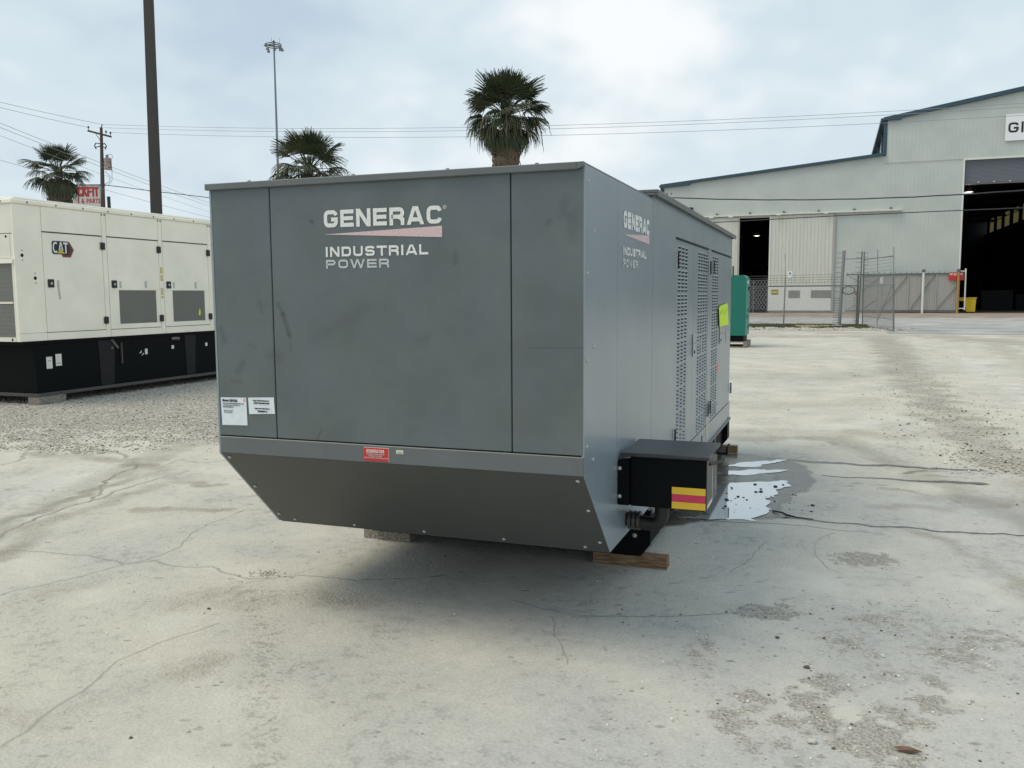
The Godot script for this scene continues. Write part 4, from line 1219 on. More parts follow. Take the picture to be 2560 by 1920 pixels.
	obj("rail", bar(at.call(-0.05, 3.39), at.call(6.5, 3.26), 0.022, 8), M.zinc_dark, lf)
	obj("brace", bar(at.call(0.3, 2.0), at.call(3.5, 1.45), 0.018, 6), M.zinc, lf)
	obj("brace", bar(at.call(3.5, 1.4), at.call(0.3, 0.9), 0.018, 6), M.zinc, lf)
	obj("brace", bar(at.call(3.7, 0.4), at.call(6.5, 2.0), 0.018, 6), M.zinc, lf)
	stuff(obj("chain_link", chain_mesh(at.call(0.1, 0.0), d, 6.8, 0.06, 2.5, 0.075, 0.003), M.zinc, lf))
	for k in 5: obj("barbed_wire", bar(at.call(-0.05, 2.72 + k * 0.16), at.call(6.5, 2.7 + k * 0.15), 0.006, 4), M.zinc_dark, lf)
	for k in 9: put("spike", bar(Vector3.ZERO, Vector3(0.2, 0, 0.0), 0.011, 5).commit(), M.zinc_dark, lf, Transform3D(Basis(), at.call(0.0, 3.7 - k * 0.2)))
	solo("tag_plate", bx(3.02, 3.16, 2.12, 2.42, -41.0, -41.02), M.sign_white, Vector3.ZERO, "small white plate wired to the open gate leaf", "plate")
	# grass strip and the timber lying in it
	var gs := []
	var n := noise(81, 0.8, 3)
	for i in 16000:
		var p := Vector3(rng.randf_range(-9.5, 2.6), 0, rng.randf_range(-44.8, -39.6))
		if n.get_noise_2d(p.x, p.z) + (p.z + 42.2) * -0.30 < 0.0: continue
		var s := rng.randf_range(0.06, 0.16)
		gs.append([Transform3D(Basis(Vector3.UP, rng.randf() * TAU).scaled(Vector3(s, s, s)), p), Color.WHITE])
	var blade := ST()
	for k in 4:
		var an := k * 1.7
		var q := Vector3(cos(an), 0, sin(an))
		var e := Vector3(-q.z, 0, q.x) * 0.12
		tri(blade, q * 0.1 - e, q * 0.1 + e, q * 0.55 + Vector3.UP * 0.9, q.cross(e))
	tag_stuff(scatter("grass", blade.commit(), gs, M.grass), "thin green grass growing along the foot of the fence", "grass")
	var xf := Transform3D(Basis(Vector3.UP, deg_to_rad(2.0)), Vector3(0.08, 0.05, -41.4))
	var tm := ST(); box(tm, Vector3(-0.80, 0.0, -0.06), Vector3(0.80, 0.09, 0.06), 0.008, xf)
	solo("timber", tm, M.wood_pale, Vector3.ZERO, "pale yellow timber lying in the grass before the fence", "timber")
	var cc := ST(); dome(cc, Vector3(1.2, -0.02, -42.9), Vector3.UP, 0.45, 0.14, 9)
	solo("concrete_lump", cc, M.stone_pale, Vector3.ZERO, "low lump of concrete at the foot of the leaning steel post", "concrete")

# ------------------------------------------------------------------ the grey generator
func side_poly(z0: float, z1: float, ytop: float) -> PackedVector2Array:
	# a piece of the right-hand side between two depths, in (z, y)
	var p := PackedVector2Array()
	var hood := func(z: float) -> float: return 0.862 + (0.391 - 0.862) * clampf(z / -0.484, 0.0, 1.0)
	p.append(Vector2(z0, ytop)); p.append(Vector2(z1, ytop)); p.append(Vector2(z1, hood.call(z1)))
	if z0 > -0.484 and z1 < -0.484: p.append(Vector2(-0.484, 0.391))
	p.append(Vector2(z0, hood.call(z0)))
	return p

func build_generator():
	var g := thing("generator", "big dark grey enclosed industrial generator raised on wooden blocks", "generator", Vector3(-0.957, 0.07, -2.85))
	var e1 := Vector3(0, 0, 1); var e2 := Vector3.UP; var R := Vector3.RIGHT
	# dark core behind the panels
	var st := ST()
	addb(st, -1.89, -0.02, 0.95, 2.15, -0.03, -1.48)
	addb(st, -1.89, -0.03, 0.40, 2.18, -1.49, -5.70)
	obj("frame", st, M.dark, g)
	# front: three panels, the lip below them, the sloping hood
	for q in [[-1.914, -1.5775], [-1.5725, -0.3365], [-0.3315, -0.003]]:
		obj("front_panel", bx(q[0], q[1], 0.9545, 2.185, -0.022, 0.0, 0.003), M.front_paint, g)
	st = ST()
	addb(st, -1.914, -0.002, 0.864, 0.9495, -0.02, 0.005, 0.003)
	obj("lower_rail", st, M.grey_cap, g)
	st = ST()
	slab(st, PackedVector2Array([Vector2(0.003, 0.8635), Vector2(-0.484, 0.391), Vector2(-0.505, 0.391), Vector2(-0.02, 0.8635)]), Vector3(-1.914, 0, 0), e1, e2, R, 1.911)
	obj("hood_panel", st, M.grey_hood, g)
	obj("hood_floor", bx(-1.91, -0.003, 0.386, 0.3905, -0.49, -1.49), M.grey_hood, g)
	# right side of the front module
	for q in [[-0.0005, -0.6005], [-0.6035, -1.4875]]:
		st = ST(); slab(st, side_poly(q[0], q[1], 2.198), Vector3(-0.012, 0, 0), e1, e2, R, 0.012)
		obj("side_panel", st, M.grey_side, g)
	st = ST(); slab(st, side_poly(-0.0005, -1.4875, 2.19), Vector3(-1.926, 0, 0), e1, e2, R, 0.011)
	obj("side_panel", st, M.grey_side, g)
	st = ST()
	addb(st, -1.935, -0.001, 2.188, 2.208, 0.0, -1.487, 0.002)
	addb(st, -1.935, -0.03, 2.1765, 2.2075, 0.001, 0.024, 0.003)
	slab(st, PackedVector2Array([Vector2(-0.03, 2.1765), Vector2(0.0, 2.19), Vector2(0.0, 2.207), Vector2(-0.03, 2.207)]), Vector3(0, 0, 0.0015), R, e2, e1, 0.021)
	obj("roof_cap", st, M.grey_cap, g)
	for q in [[-1.70, -0.02], [-1.12, -0.02], [-1.45, -0.8], [-0.64, -0.02], [-0.22, -0.02], [-0.9, -0.8], [-0.12, -1.3]]:
		st = ST(); dome(st, Vector3(q[0], 2.208, q[1]), Vector3.UP, 0.012, 0.012, 8); obj("roof_bolt", st, M.grey_cap, g)
	# rear module
	obj("side_panel", bx(-0.012, 0.0, 0.391, 2.234, -1.4925, -2.2865), M.grey_side, g)
	obj("header_panel", bx(-0.014, -0.001, 2.036, 2.234, -2.29, -3.913), M.grey_side, g)
	obj("header_panel", bx(-0.014, -0.001, 2.036, 2.234, -3.917, -5.715), M.grey_side, g)
	obj("door_post", bx(-0.014, -0.001, 0.53, 2.033, -3.915, -4.112), M.grey_side, g)
	obj("sill_panel", bx(-0.014, -0.0015, 0.362, 0.525, -1.492, -5.76), M.grey_side, g)
	obj("sill_lip", bx(-0.05, 0.012, 0.335, 0.3615, -1.52, -5.77, 0.004), M.grey_cap, g)
	obj("end_panel", bx(-1.9, -0.016, 0.362, 2.2, -5.70, -5.72), M.grey_side, g)
	obj("side_panel", bx(-1.926, -1.914, 0.362, 2.2, -1.49, -5.72), M.grey_side, g)
	obj("front_bulkhead", bx(-1.91, -0.015, 2.2, 2.2345, -1.49, -1.5), M.grey_paint, g)
	st = ST()
	addb(st, -1.96, 0.035, 2.235, 2.254, -1.455, -5.77, 0.003)
	addb(st, 0.018, 0.0348, 2.2205, 2.2345, -1.456, -5.769, 0.002)
	addb(st, -1.959, 0.0175, 2.2205, 2.2345, -1.4555, -1.475, 0.002)
	addb(st, -1.959, 0.0175, 2.2205, 2.2345, -5.75, -5.768, 0.002)
	obj("roof", st, M.grey_cap, g)
	for q in [-0.16, -0.9, -1.6]:
		st = ST(); dome(st, Vector3(q, 2.254, -1.52), Vector3.UP, 0.014, 0.014, 8); obj("roof_bolt", st, M.grey_cap, g)
	# doors with pressed louvres
	var lv := louvre_mesh()
	var doors := [[-2.2915, -3.0805, [[-2.385, 0.127], [-2.535, 0.127], [-2.685, 0.127]]], [-3.0845, -3.9115, [[-3.335, 0.12], [-3.475, 0.12], [-3.615, 0.12], [-3.755, 0.12]]], [-4.1155, -5.705, [[-4.195, 0.125], [-4.34, 0.125], [-4.485, 0.125]]]]
	for di in 3:
		var d: Array = doors[di]
		var door := obj("door", bx(-0.016, -0.003, 0.532, 2.022, d[0], d[1], 0.002), M.grey_side, g)
		obj("door_drip", bx(-0.012, 0.006, 2.0225, 2.0285, d[0] - 0.004, d[1] + 0.004), M.seam, door)
		var rest_hood := ST(); var rest_slot := ST()
		for ci in d[2].size():
			for row in 53:
				var y := 1.972 - row * 0.0256 - floorf(row / 6.0) * 0.0102
				var xf := Transform3D(Basis.from_scale(Vector3(1, 1, d[2][ci][1])), Vector3(-0.003, y, d[2][ci][0]))
				if di == 0 or (di == 1 and ci < 2):
					put("louvre", lv, null, door, xf)
				else:
					rest_hood.append_from(lv, 0, xf); rest_slot.append_from(lv, 1, xf)
		if di > 0:
			stuff(obj("louvre_bank", rest_hood, M.grey_side, door)); stuff(obj("louvre_shade", rest_slot, M.dark, door))
	# hinges and handles
	for q in [[1.880, -2.318], [1.874, -3.962], [1.885, -4.188], [1.887, -5.745], [0.684, -2.275], [0.661, -3.95], [0.671, -4.08], [0.672, -5.735]]:
		var h := obj("hinge", bx(0.0, 0.007, q[0] - 0.055, q[0] + 0.055, q[1] - 0.03, q[1] + 0.03, 0.002), M.chrome, g)
		st = ST(); tube(st, [Vector3(0.010, q[0] - 0.055, q[1]), Vector3(0.010, q[0] + 0.055, q[1])], 0.008, 8); obj("hinge_pin", st, M.dark, h)
		for s in [-0.036, 0.036]: bolt_part(h, Vector3(0.007, q[0] + s, q[1] + 0.018))
	for q in [[1.265, -3.106], [1.272, -4.787]]:
		var h := obj("latch", bx(-0.002, 0.010, q[0] - 0.085, q[0] + 0.085, q[1] - 0.022, q[1] + 0.022, 0.004), M.chrome, g)
		st = ST(); tube(st, [Vector3(0.012, q[0] + 0.02, q[1] - 0.005), Vector3(0.05, q[0] + 0.01, q[1] - 0.02), Vector3(0.055, q[0] - 0.0, q[1] - 0.03)], 0.006, 6)
		tube(st, [Vector3(0.055, q[0] + 0.06, q[1] - 0.03), Vector3(0.055, q[0] - 0.07, q[1] - 0.03)], 0.006, 6)
		obj("handle", st, M.chrome, h)
		st = ST(); tube(st, [Vector3(0.010, q[0] - 0.05, q[1]), Vector3(0.015, q[0] - 0.05, q[1])], 0.014, 10); obj("lock", st, M.dark, h)
	# bolts along the corner, the hood and the front lip
	for q in [[2.133, -0.05], [1.931, -0.155], [1.745, -0.036], [1.422, -0.148], [1.369, -0.034], [0.991, -0.038], [0.915, -0.147]]: bolt(g, Vector3(0.0, q[0], q[1]), R, 0.0075)
	var hn := Vector3(0, -0.484, 0.4725).normalized() * 1.0
	hn = Vector3(0, -0.7155, 0.6986)
	for q in [[-0.035, 0.05], [-0.035, 0.42], [-0.035, 0.86], [-1.88, 0.05], [-1.88, 0.46], [-1.88, 0.88]]:
		bolt(g, Vector3(q[0], lerpf(0.8635, 0.391, q[1]), lerpf(0.003, -0.484, q[1])) + hn * 0.002, hn, 0.0075)
	for q in [-0.12, -0.55, -1.0, -1.42, -1.8]: bolt(g, Vector3(q, lerpf(0.8635, 0.391, 0.95), lerpf(0.003, -0.484, 0.95)) + hn * 0.002, hn, 0.0075)
	# lettering on the front
	var O := Vector3(0, 0, 0.0018)
	obj("lettering", word("GENERAC", -1.273, -0.660, 1.974, 2.056, O, R, e2, e1, 1.0), M.vinyl_white, g)
	st = ST(); slab(st, PackedVector2Array([Vector2(-1.275, 1.9435), Vector2(-0.661, 1.914), Vector2(-0.661, 1.9645)]), Vector3(0, 0, 0.0015), R, e2, e1, 0.0006)
	obj("wedge_mark", st, M.vinyl_pink, g)
	obj("lettering", word("INDUSTRIAL", -1.269, -0.731, 1.838, 1.885, O, R, e2, e1, 1.0), M.vinyl_white, g)
	obj("lettering", word("POWER", -1.269, -0.928, 1.783, 1.825, O, R, e2, e1, 0.95), M.vinyl_grey, g)
	st = ST()
	var ring := PackedVector2Array(arc(Vector2(-0.647, 2.046), Vector2(0.0075, 0.0075), 0, 360, 16))
	ribbon(st, ring, false, 0.0009, O, R, e2, e1); obj("mark_ring", st, M.vinyl_white, g)
	print_text(g, "mark_letter", "R", Vector3(-0.6505, 2.0415, 0.0005), R, e2, 0.0065, 0.009, M.vinyl_white)
	# the same on the side (it reads towards the rear)
	var S1 := Vector3(0, 0, -1); var S2 := e2
	var OSD := Vector3(0.0018, 0, 0)
	obj("lettering", word("GENERAC", 0.722, 1.372, 1.988, 2.070, OSD, S1, S2, R, 1.35), M.vinyl_white, g)
	st = ST(); slab(st, PackedVector2Array([Vector2(0.712, 1.952), Vector2(1.370, 1.936), Vector2(1.370, 1.986)]), Vector3(0.0015, 0, 0), S1, S2, R, 0.0006)
	obj("wedge_mark", st, M.vinyl_pink, g)
	obj("lettering", word("INDUSTRIAL", 0.714, 1.288, 1.852, 1.892, OSD, S1, S2, R, 1.4), M.vinyl_white, g)
	obj("lettering", word("POWER", 0.714, 1.069, 1.790, 1.832, OSD, S1, S2, R, 1.3), M.vinyl_grey, g)
	# papers, plates and stickers
	st = ST(); slab(st, PackedVector2Array([Vector2(-1.903, 1.148), Vector2(-1.749, 1.151), Vector2(-1.746, 1.011), Vector2(-1.899, 1.007)]), Vector3(0, 0, 0.002), R, e2, e1, 0.0008)
	var pa := obj("paper_sheet", st, M.paper, g)
	pa.set_meta("label", "taller paper sheet with bold heading")
	print_text(pa, "heading", "Rem-20126", Vector3(-1.891, 1.1275, 0.003), R, e2, 0.088, 0.0125, M.ink, true)
	print_text(pa, "line", "Generac Serial #: JGDF1333NG13003", Vector3(-1.891, 1.116, 0.003), R, e2, 0.128, 0.006, M.ink_pale, true)
	print_text(pa, "line", "Package Serial: 9007761-14", Vector3(-1.891, 1.107, 0.003), R, e2, 0.105, 0.006, M.ink_pale, true)
	print_text(pa, "line", "Part #: PE20001-4", Vector3(-1.891, 1.098, 0.003), R, e2, 0.066, 0.006, M.ink_pale, true)
	print_text(pa, "line", "Mfg: Loaner Tank", Vector3(-1.886, 1.0795, 0.003), R, e2, 0.055, 0.0055, M.ink_pale)
	print_text(pa, "line", "Sales Quote/Rev:", Vector3(-1.886, 1.071, 0.003), R, e2, 0.052, 0.0055, M.ink_pale)
	obj("pink_sticker", bx(-1.766, -1.754, 1.128, 1.146, 0.0029, 0.0034), M.pink_mark, pa)
	st = ST(); slab(st, PackedVector2Array([Vector2(-1.737, 1.152), Vector2(-1.585, 1.158), Vector2(-1.5815, 1.076), Vector2(-1.733, 1.069)]), Vector3(0, 0, 0.002), R, e2, e1, 0.0008)
	var pb := obj("paper_sheet", st, M.paper, g)
	pb.set_meta("label", "wider paper sheet with centred lines")
	print_text(pb, "line", "Sage Serial Number:", Vector3(-1.708, 1.134, 0.003), R, e2, 0.096, 0.0085, M.ink, true)
	print_text(pb, "line", "JGDF1333NG13003", Vector3(-1.704, 1.1215, 0.003), R, e2, 0.092, 0.008, M.ink, true)
	print_text(pb, "line", "Sage Part Number:", Vector3(-1.699, 1.0945, 0.003), R, e2, 0.088, 0.0085, M.ink, true)
	print_text(pb, "line", "PE20001-4", Vector3(-1.681, 1.0815, 0.003), R, e2, 0.055, 0.008, M.ink, true)
	var rp := obj("red_plate", bx(-1.0835, -0.951, 0.8735, 0.937, 0.0055, 0.008), M.red_plate, g)
	rp.set_meta("label", "engraved red plate")
	obj("plate_edge", bx(-1.0845, -0.950, 0.9372, 0.9388, 0.0055, 0.0075), M.vinyl_white, rp)
	obj("plate_edge", bx(-0.9508, -0.9493, 0.872, 0.937, 0.0055, 0.0075), M.vinyl_white, rp)
	print_text(rp, "engraving", "GENERATOR", Vector3(-1.068, 0.9135, 0.0082), R, e2, 0.096, 0.0155, M.label_white, true)
	print_text(rp, "engraving", "STANDBY POWER SOURCE", Vector3(-1.068, 0.9035, 0.0082), R, e2, 0.096, 0.006, M.vinyl_pink, true)
	print_text(rp, "engraving", "FOR DATA CENTER", Vector3(-1.056, 0.8950, 0.0082), R, e2, 0.072, 0.006, M.vinyl_pink, true)
	print_text(rp, "engraving", "BACKUP MODEL 1777MDEN SPH 00", Vector3(-1.079, 0.8862, 0.0082), R, e2, 0.124, 0.0058, M.vinyl_pink, true)
	var sl := obj("small_plate", bx(-0.912, -0.873, 0.914, 0.933, 0.0055, 0.0075, 0.001), M.label_cream, g)
	obj("plate_line", bx(-0.906, -0.879, 0.9185, 0.9215, 0.0076, 0.0082), M.ink_pale, sl)
	obj("small_bracket", bx(-1.352, -1.336, 2.009, 2.012, 0.0, 0.010), M.grey_paint, g)
	obj("white_label", bx(-0.001, 0.0015, 0.41, 0.53, -3.93, -4.03), M.label_cream, g)
	obj("pink_sticker", bx(-0.0025, -0.001, 0.92, 1.0, -4.66, -4.80), M.pink_mark, g)
	obj("sill_slot", bx(-0.0012, 0.0006, 0.40, 0.48, -3.66, -3.70), M.dark, g)
	obj("white_dot", bar(Vector3(-0.003, 0.63, -4.74), Vector3(0.002, 0.63, -4.74), 0.014, 10), M.label_white, g)
	# connection box on its bracket
	var cb := obj("connection_box", bx(0.058, 0.437, 0.588, 0.842, -0.66, -1.065, 0.004), M.black_paint, g)
	obj("box_side", bx(0.4372, 0.4392, 0.59, 0.84, -0.664, -1.061), M.black_side, cb)
	obj("side_seam", bx(0.4393, 0.4415, 0.60, 0.795, -0.862, -0.868), M.label_white, cb)
	obj("side_label", bx(0.4393, 0.4403, 0.593, 0.612, -0.69, -0.86), M.label_white, cb)
	obj("side_label", bx(0.4393, 0.4403, 0.63, 0.70, -0.97, -1.035), M.ink_pale, cb)
	st = ST(); addb(st, 0.012, 0.452, 0.843, 0.863, -0.64, -1.09, 0.004)
	obj("box_lid", st, M.black_lid, cb)
	st = ST(); addb(st, 0.4425, 0.50, 0.815, 0.825, -1.0, -1.10); addb(st, 0.49, 0.50, 0.8255, 0.858, -1.0, -1.10)
	obj("latch", st, M.black_paint, cb)
	st = ST(); tube(st, [Vector3(0.44, 0.81, -0.74), Vector3(0.455, 0.80, -0.82), Vector3(0.48, 0.79, -1.0)], 0.008, 6); obj("clasp", st, M.rubber, cb)
	st = ST()
	addb(st, 0.0, 0.058, 0.604, 0.816, -0.625, -0.632)
	addb(st, 0.0515, 0.0575, 0.606, 0.815, -0.633, -0.70)
	slab(st, PackedVector2Array([Vector2(0.001, -0.633), Vector2(0.0575, -0.633), Vector2(0.0575, -0.70)]), Vector3(0, 0.8162, 0), R, e1, e2, 0.012)
	slab(st, PackedVector2Array([Vector2(0.001, -0.633), Vector2(0.0575, -0.633), Vector2(0.0575, -0.70)]), Vector3(0, 0.596, 0), R, e1, e2, 0.0075)
	obj("bracket", st, M.black_paint, cb)
	for y in [0.785, 0.642]: bolt(g, Vector3(0.012, y, -0.6248), e1, 0.0075)
	for q in [[0.592, 0.627, M.yellow_stripe], [0.6285, 0.6635, M.pink_stripe], [0.665, 0.7005, M.yellow_stripe]]:
		obj("warning_stripe", bx(0.269, 0.4345, q[0], q[1], -0.6597, -0.6585), q[2], cb)
	st = ST()
	var elbow := []
	for k in 7:
		var a := k / 6.0 * PI * 0.5
		elbow.append(Vector3(0.135 + sin(a) * 0.05, 0.452 + (1.0 - cos(a)) * 0.05, -0.85))
	tube(st, [Vector3(-0.01, 0.470, -0.85), Vector3(0.06, 0.470, -0.85)], 0.036, 14)
	tube(st, [Vector3(0.055, 0.460, -0.85)] + elbow + [Vector3(0.185, 0.60, -0.85)], 0.037, 14)
	obj("conduit", st, M.rubber, cb)
	st = ST()
	for q in [0.012, 0.036, 0.06]: tube(st, [Vector3(q, 0.466, -0.85), Vector3(q + 0.015, 0.466, -0.85)], 0.050, 14)
	obj("conduit_nut", st, M.black_side, cb)
	st = ST(); tube(st, [Vector3(0.27, 0.588, -0.80), Vector3(0.262, 0.57, -0.80), Vector3(0.245, 0.545, -0.82), Vector3(0.235, 0.535, -0.84)], 0.005, 6); obj("drain_tube", st, M.rubber, cb)
	# skid: cross members with cut corners and two long rails
	for z in [-1.50, -5.58]:
		st = ST(); slab(st, PackedVector2Array([Vector2(-1.91, 0.079), Vector2(-0.057, 0.079), Vector2(0.0, 0.147), Vector2(0.0, 0.386), Vector2(-1.91, 0.386)]), Vector3(0, 0, z - 0.012), R, e2, e1, 0.012)
		obj("cross_member", st, M.black_paint, g)
		st = ST(); addb(st, -1.9, -0.06, 0.072, 0.0788, z, z - 0.1)
		obj("foot_flange", st, M.black_paint, g)
	for x in [-0.11, -1.80]: obj("skid_rail", bx(x - 0.06, x + 0.06, 0.08, 0.334, -1.52, -5.56), M.black_paint, g)
	obj("skid_bracket", bx(-0.062, -0.042, 0.08, 0.334, -4.9, -4.96), M.grey_cap, g)
	obj("skid_end", bx(-0.3, 0.0, 0.15, 0.334, -5.595, -5.76), M.black_paint, g)
	bolt(g, Vector3(-0.095, 0.198, -1.4995), e1, 0.010)

func bolt_part(h: Node3D, c: Vector3):
	var st := ST(); dome(st, c, Vector3.RIGHT, 0.006, 0.004, 6)
	obj("hinge_bolt", st, M.steel, h)

func louvre_mesh() -> ArrayMesh:
	# a pressed louvre one unit long: a lipped hood over a half-moon slot
	var hood := ST(); var slot := ST()
	var k := 6
	for i in k:
		var a0 := float(i) / k; var a1 := float(i + 1) / k
		var d0 := sin(a0 * PI); var d1 := sin(a1 * PI)
		d0 = pow(d0, 0.5); d1 = pow(d1, 0.5)
		# hood: from the sheet outwards to the lip
		quad(hood, Vector3(0.0, 0.013, -a0), Vector3(0.0, 0.013, -a1), Vector3(0.010 * d1, 0.003, -a1), Vector3(0.010 * d0, 0.003, -a0), Vector3(1, 1, 0))
		quad(hood, Vector3(0.010 * d0, 0.003, -a0), Vector3(0.010 * d1, 0.003, -a1), Vector3(0.007 * d1, 0.0025, -a1), Vector3(0.007 * d0, 0.0025, -a0), Vector3(0, -1, 0))
		# slot: dark half moon below the lip
		quad(slot, Vector3(0.0008, 0.003, -a0), Vector3(0.0008, 0.003, -a1), Vector3(0.0008, 0.0025 - 0.0125 * d1, -a1), Vector3(0.0008, 0.0025 - 0.0125 * d0, -a0), Vector3.RIGHT)
	var m := hood.commit()
	slot.commit(m)
	m.surface_set_material(0, M.grey_side); m.surface_set_material(1, M.dark)
	return m

func build_blocks():
	var q := [[-0.36, 0.10, -1.508, "brown timber block under the near right corner of the grey generator", "wood"], [-1.99, -1.637, -1.54, "timber block under the near left corner of the grey generator", "wood_grey"], [-0.33, 0.098, -5.63, "timber block under the far right corner of the grey generator", "wood"], [-1.99, -1.62, -5.63, "timber block under the far left corner of the grey generator", "wood_grey"]]
	for b in q:
		var st := ST(); addb(st, b[0], b[1], 0.0, 0.0715, b[2], b[2] - 0.092, 0.003)
		solo("timber_block", st, M[b[4]], Vector3.ZERO, b[3], "timber block", "timber blocks carrying the generators")
	for b in [[-10.83, -10.60, -6.54, -7.06, "grey timber block under the near corner of the cream generator"], [-10.83, -10.60, -11.3, -11.8, "grey timber block under the middle of the cream generator"]]:
		var st := ST(); addb(st, b[0], b[1], 0.0, 0.118, b[2], b[3], 0.004)
		solo("timber_block", st, M.wood_grey, Vector3.ZERO, b[4], "timber block", "timber blocks carrying the generators")
	# fluorescent tag hanging on the last door's handle
	var t := thing("hang_tag", "fluorescent yellow paper tag hanging on the farthest door of the grey generator", "tag", Vector3(0.01, 1.35, -5.0))
	var st := ST()
	slab(st, PackedVector2Array([Vector2(4.66, 1.351), Vector2(5.40, 1.349), Vector2(5.28, 1.552), Vector2(5.20, 1.565), Vector2(4.66, 1.545), Vector2(4.58, 1.527)]), Vector3(0.012, 0, 0), Vector3(0, 0, -1), Vector3.UP, Vector3.RIGHT, 0.0012)
	obj("card", st, M.tag_yellow, t)
	for q2 in [[4.70, 1.50, 0.045], [4.86, 1.505, 0.04], [5.0, 1.50, 0.05], [5.16, 1.515, 0.05]]:
		st = ST()
		var pts := PackedVector2Array()
		for k in 12: pts.append(Vector2(q2[0] + sin(k * 2.3) * 0.03, q2[1] - k * q2[2] / 12.0))
		ribbon(st, pts, false, 0.0025, Vector3(0.0145, 0, 0), Vector3(0, 0, -1), Vector3.UP, Vector3.RIGHT)
		obj("scribble", st, M.ink, t)

# ------------------------------------------------------------------ cream generator on a black tank
const CX := -10.629
func build_cream_generator():
	var g := thing("cream_generator", "long cream enclosed generator on a black base tank", "generator", Vector3(-11.8, 0.1, -9.6))
	var R := Vector3.RIGHT
	var xl := CX - 2.3
	# body behind the doors
	var st := ST(); addb(st, xl + 0.03, CX - 0.03, 1.0, 3.09, -6.33, -14.2)
	obj("frame", st, M.seam, g)
	# side: corner panel, headers, posts, doors, kick strip
	obj("corner_panel", bx(CX - 0.03, CX, 1.12, 3.08, -6.29, -6.795, 0.003), M.cream_paint, g)
	obj("corner_panel", bx(CX - 0.028, CX - 0.001, 0.995, 1.117, -6.29, -6.795), M.cream_paint, g)
	var ds := [[-6.803, -7.996], [-8.104, -9.308], [-9.417, -10.655], [-10.77, -11.97]]
	var posts := [[-8.0, -8.1], [-9.312, -9.413], [-10.66, -10.765], [-11.975, -12.08]]
	for i in 4:
		var d: Array = ds[i]; var p: Array = posts[i]
		obj("header_panel", bx(CX - 0.028, CX - 0.0015, 2.70, 3.08, d[0] - 0.001, d[1] + 0.001, 0.002), M.cream_paint, g)
		obj("kick_strip", bx(CX - 0.028, CX - 0.001, 0.995, 1.112, d[0], d[1], 0.002), M.cream_paint, g)
		obj("door_post", bx(CX - 0.026, CX - 0.004, 0.995, 3.08, p[0] - 0.002, p[1] + 0.002, 0.002), M.cream_paint, g)
		var dm := bx(CX - 0.026, CX - 0.003, 1.122, 2.683, d[0] - 0.002, d[1] + 0.002, 0.003)
		var has := i in [1, 2]
		if has:
			# frame the door round its grille
			dm = ST()
			var g0: float = d[0] - 0.212; var g1: float = d[0] - 1.103
			addb(dm, CX - 0.026, CX - 0.003, 1.788, 2.683, d[0] - 0.002, d[1] + 0.002, 0.003)
			addb(dm, CX - 0.026, CX - 0.003, 1.122, 1.205, d[0] - 0.002, d[1] + 0.002, 0.003)
			addb(dm, CX - 0.0261, CX - 0.0031, 1.2055, 1.7875, d[0] - 0.002, g0)
			addb(dm, CX - 0.0261, CX - 0.0031, 1.2055, 1.7875, g1, d[1] + 0.002)
		var door := obj("door", dm, M.cream_paint, g)
		if has:
			var g0: float = d[0] - 0.212; var g1: float = d[0] - 1.103
			obj("grille_back", bx(CX - 0.045, CX - 0.03, 1.19, 1.80, g0, g1), M.mesh_grey, door)
			st = ST()
			var z := g0 - 0.008
			while z > g1:
				addb(st, CX - 0.016, CX - 0.012, 1.206, 1.787, z, z - 0.006); z -= 0.018
			var y := 1.212
			while y < 1.787:
				addb(st, CX - 0.0119, CX - 0.009, y, y + 0.006, g0, g1); y += 0.018
			stuff(obj("grille", st, mat("grille", lin(0.30, 0.30, 0.275), 0.5), door))
		for y in [2.526, 1.280]:
			st = ST(); addb(st, CX - 0.002, CX + 0.028, y - 0.06, y + 0.06, d[1] + 0.045, d[1] - 0.045, 0.008)
			obj("hinge", st, M.rubber, door)
		var ly := 1.89
		var lz: float = d[0] - 0.115
		st = ST(); addb(st, CX - 0.002, CX + 0.012, ly - 0.065, ly + 0.065, lz + 0.06, lz - 0.06, 0.008)
		var lk := obj("latch", st, M.rubber, door)
		obj("latch_core", bar(Vector3(CX + 0.012, ly, lz), Vector3(CX + 0.02, ly, lz), 0.02, 10), M.steel, lk)
		st = ST(); addb(st, CX - 0.002, CX + 0.004, ly - 0.06, ly + 0.05, lz - 0.12, lz - 0.16)
		obj("hasp", st, M.steel, door)
		if i == 0:
			st = ST(); tube(st, [Vector3(CX + 0.006, ly - 0.06, lz - 0.14), Vector3(CX + 0.01, ly - 0.2, lz - 0.15), Vector3(CX + 0.008, ly - 0.25, lz - 0.16)], 0.008, 6); obj("key_fob", st, M.steel, door)
		if i > 0:
			st = ST(); addb(st, CX - 0.002, CX + 0.004, ly - 0.06, ly + 0.06, d[0] - 0.83, d[0] - 0.88); obj("hasp", st, M.steel, door)
		obj("door_drip", bx(CX - 0.02, CX + 0.002, 2.685, 2.697, d[0], d[1]), M.seam, door)
	# roof rail with bolts
	st = ST(); addb(st, xl - 0.02, CX + 0.02, 3.082, 3.15, -6.27, -14.22, 0.012)
	obj("roof_rail", st, M.cream_paint, g)
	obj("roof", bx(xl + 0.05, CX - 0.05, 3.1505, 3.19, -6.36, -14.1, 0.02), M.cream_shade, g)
	for k in 12: bolt(g, Vector3(CX + 0.02, 3.115, -6.55 - k * 0.53), R, 0.012, M.zinc_dark)
	for k in 4: bolt(g, Vector3(CX - 0.2 - k * 0.5, 3.115, -6.27), Vector3.BACK, 0.012, M.zinc_dark)
	for p in posts:
		for s in [0.02, 0.08]: bolt(g, Vector3(CX - 0.004, 3.05, p[0] - s), R, 0.012, M.zinc_dark)
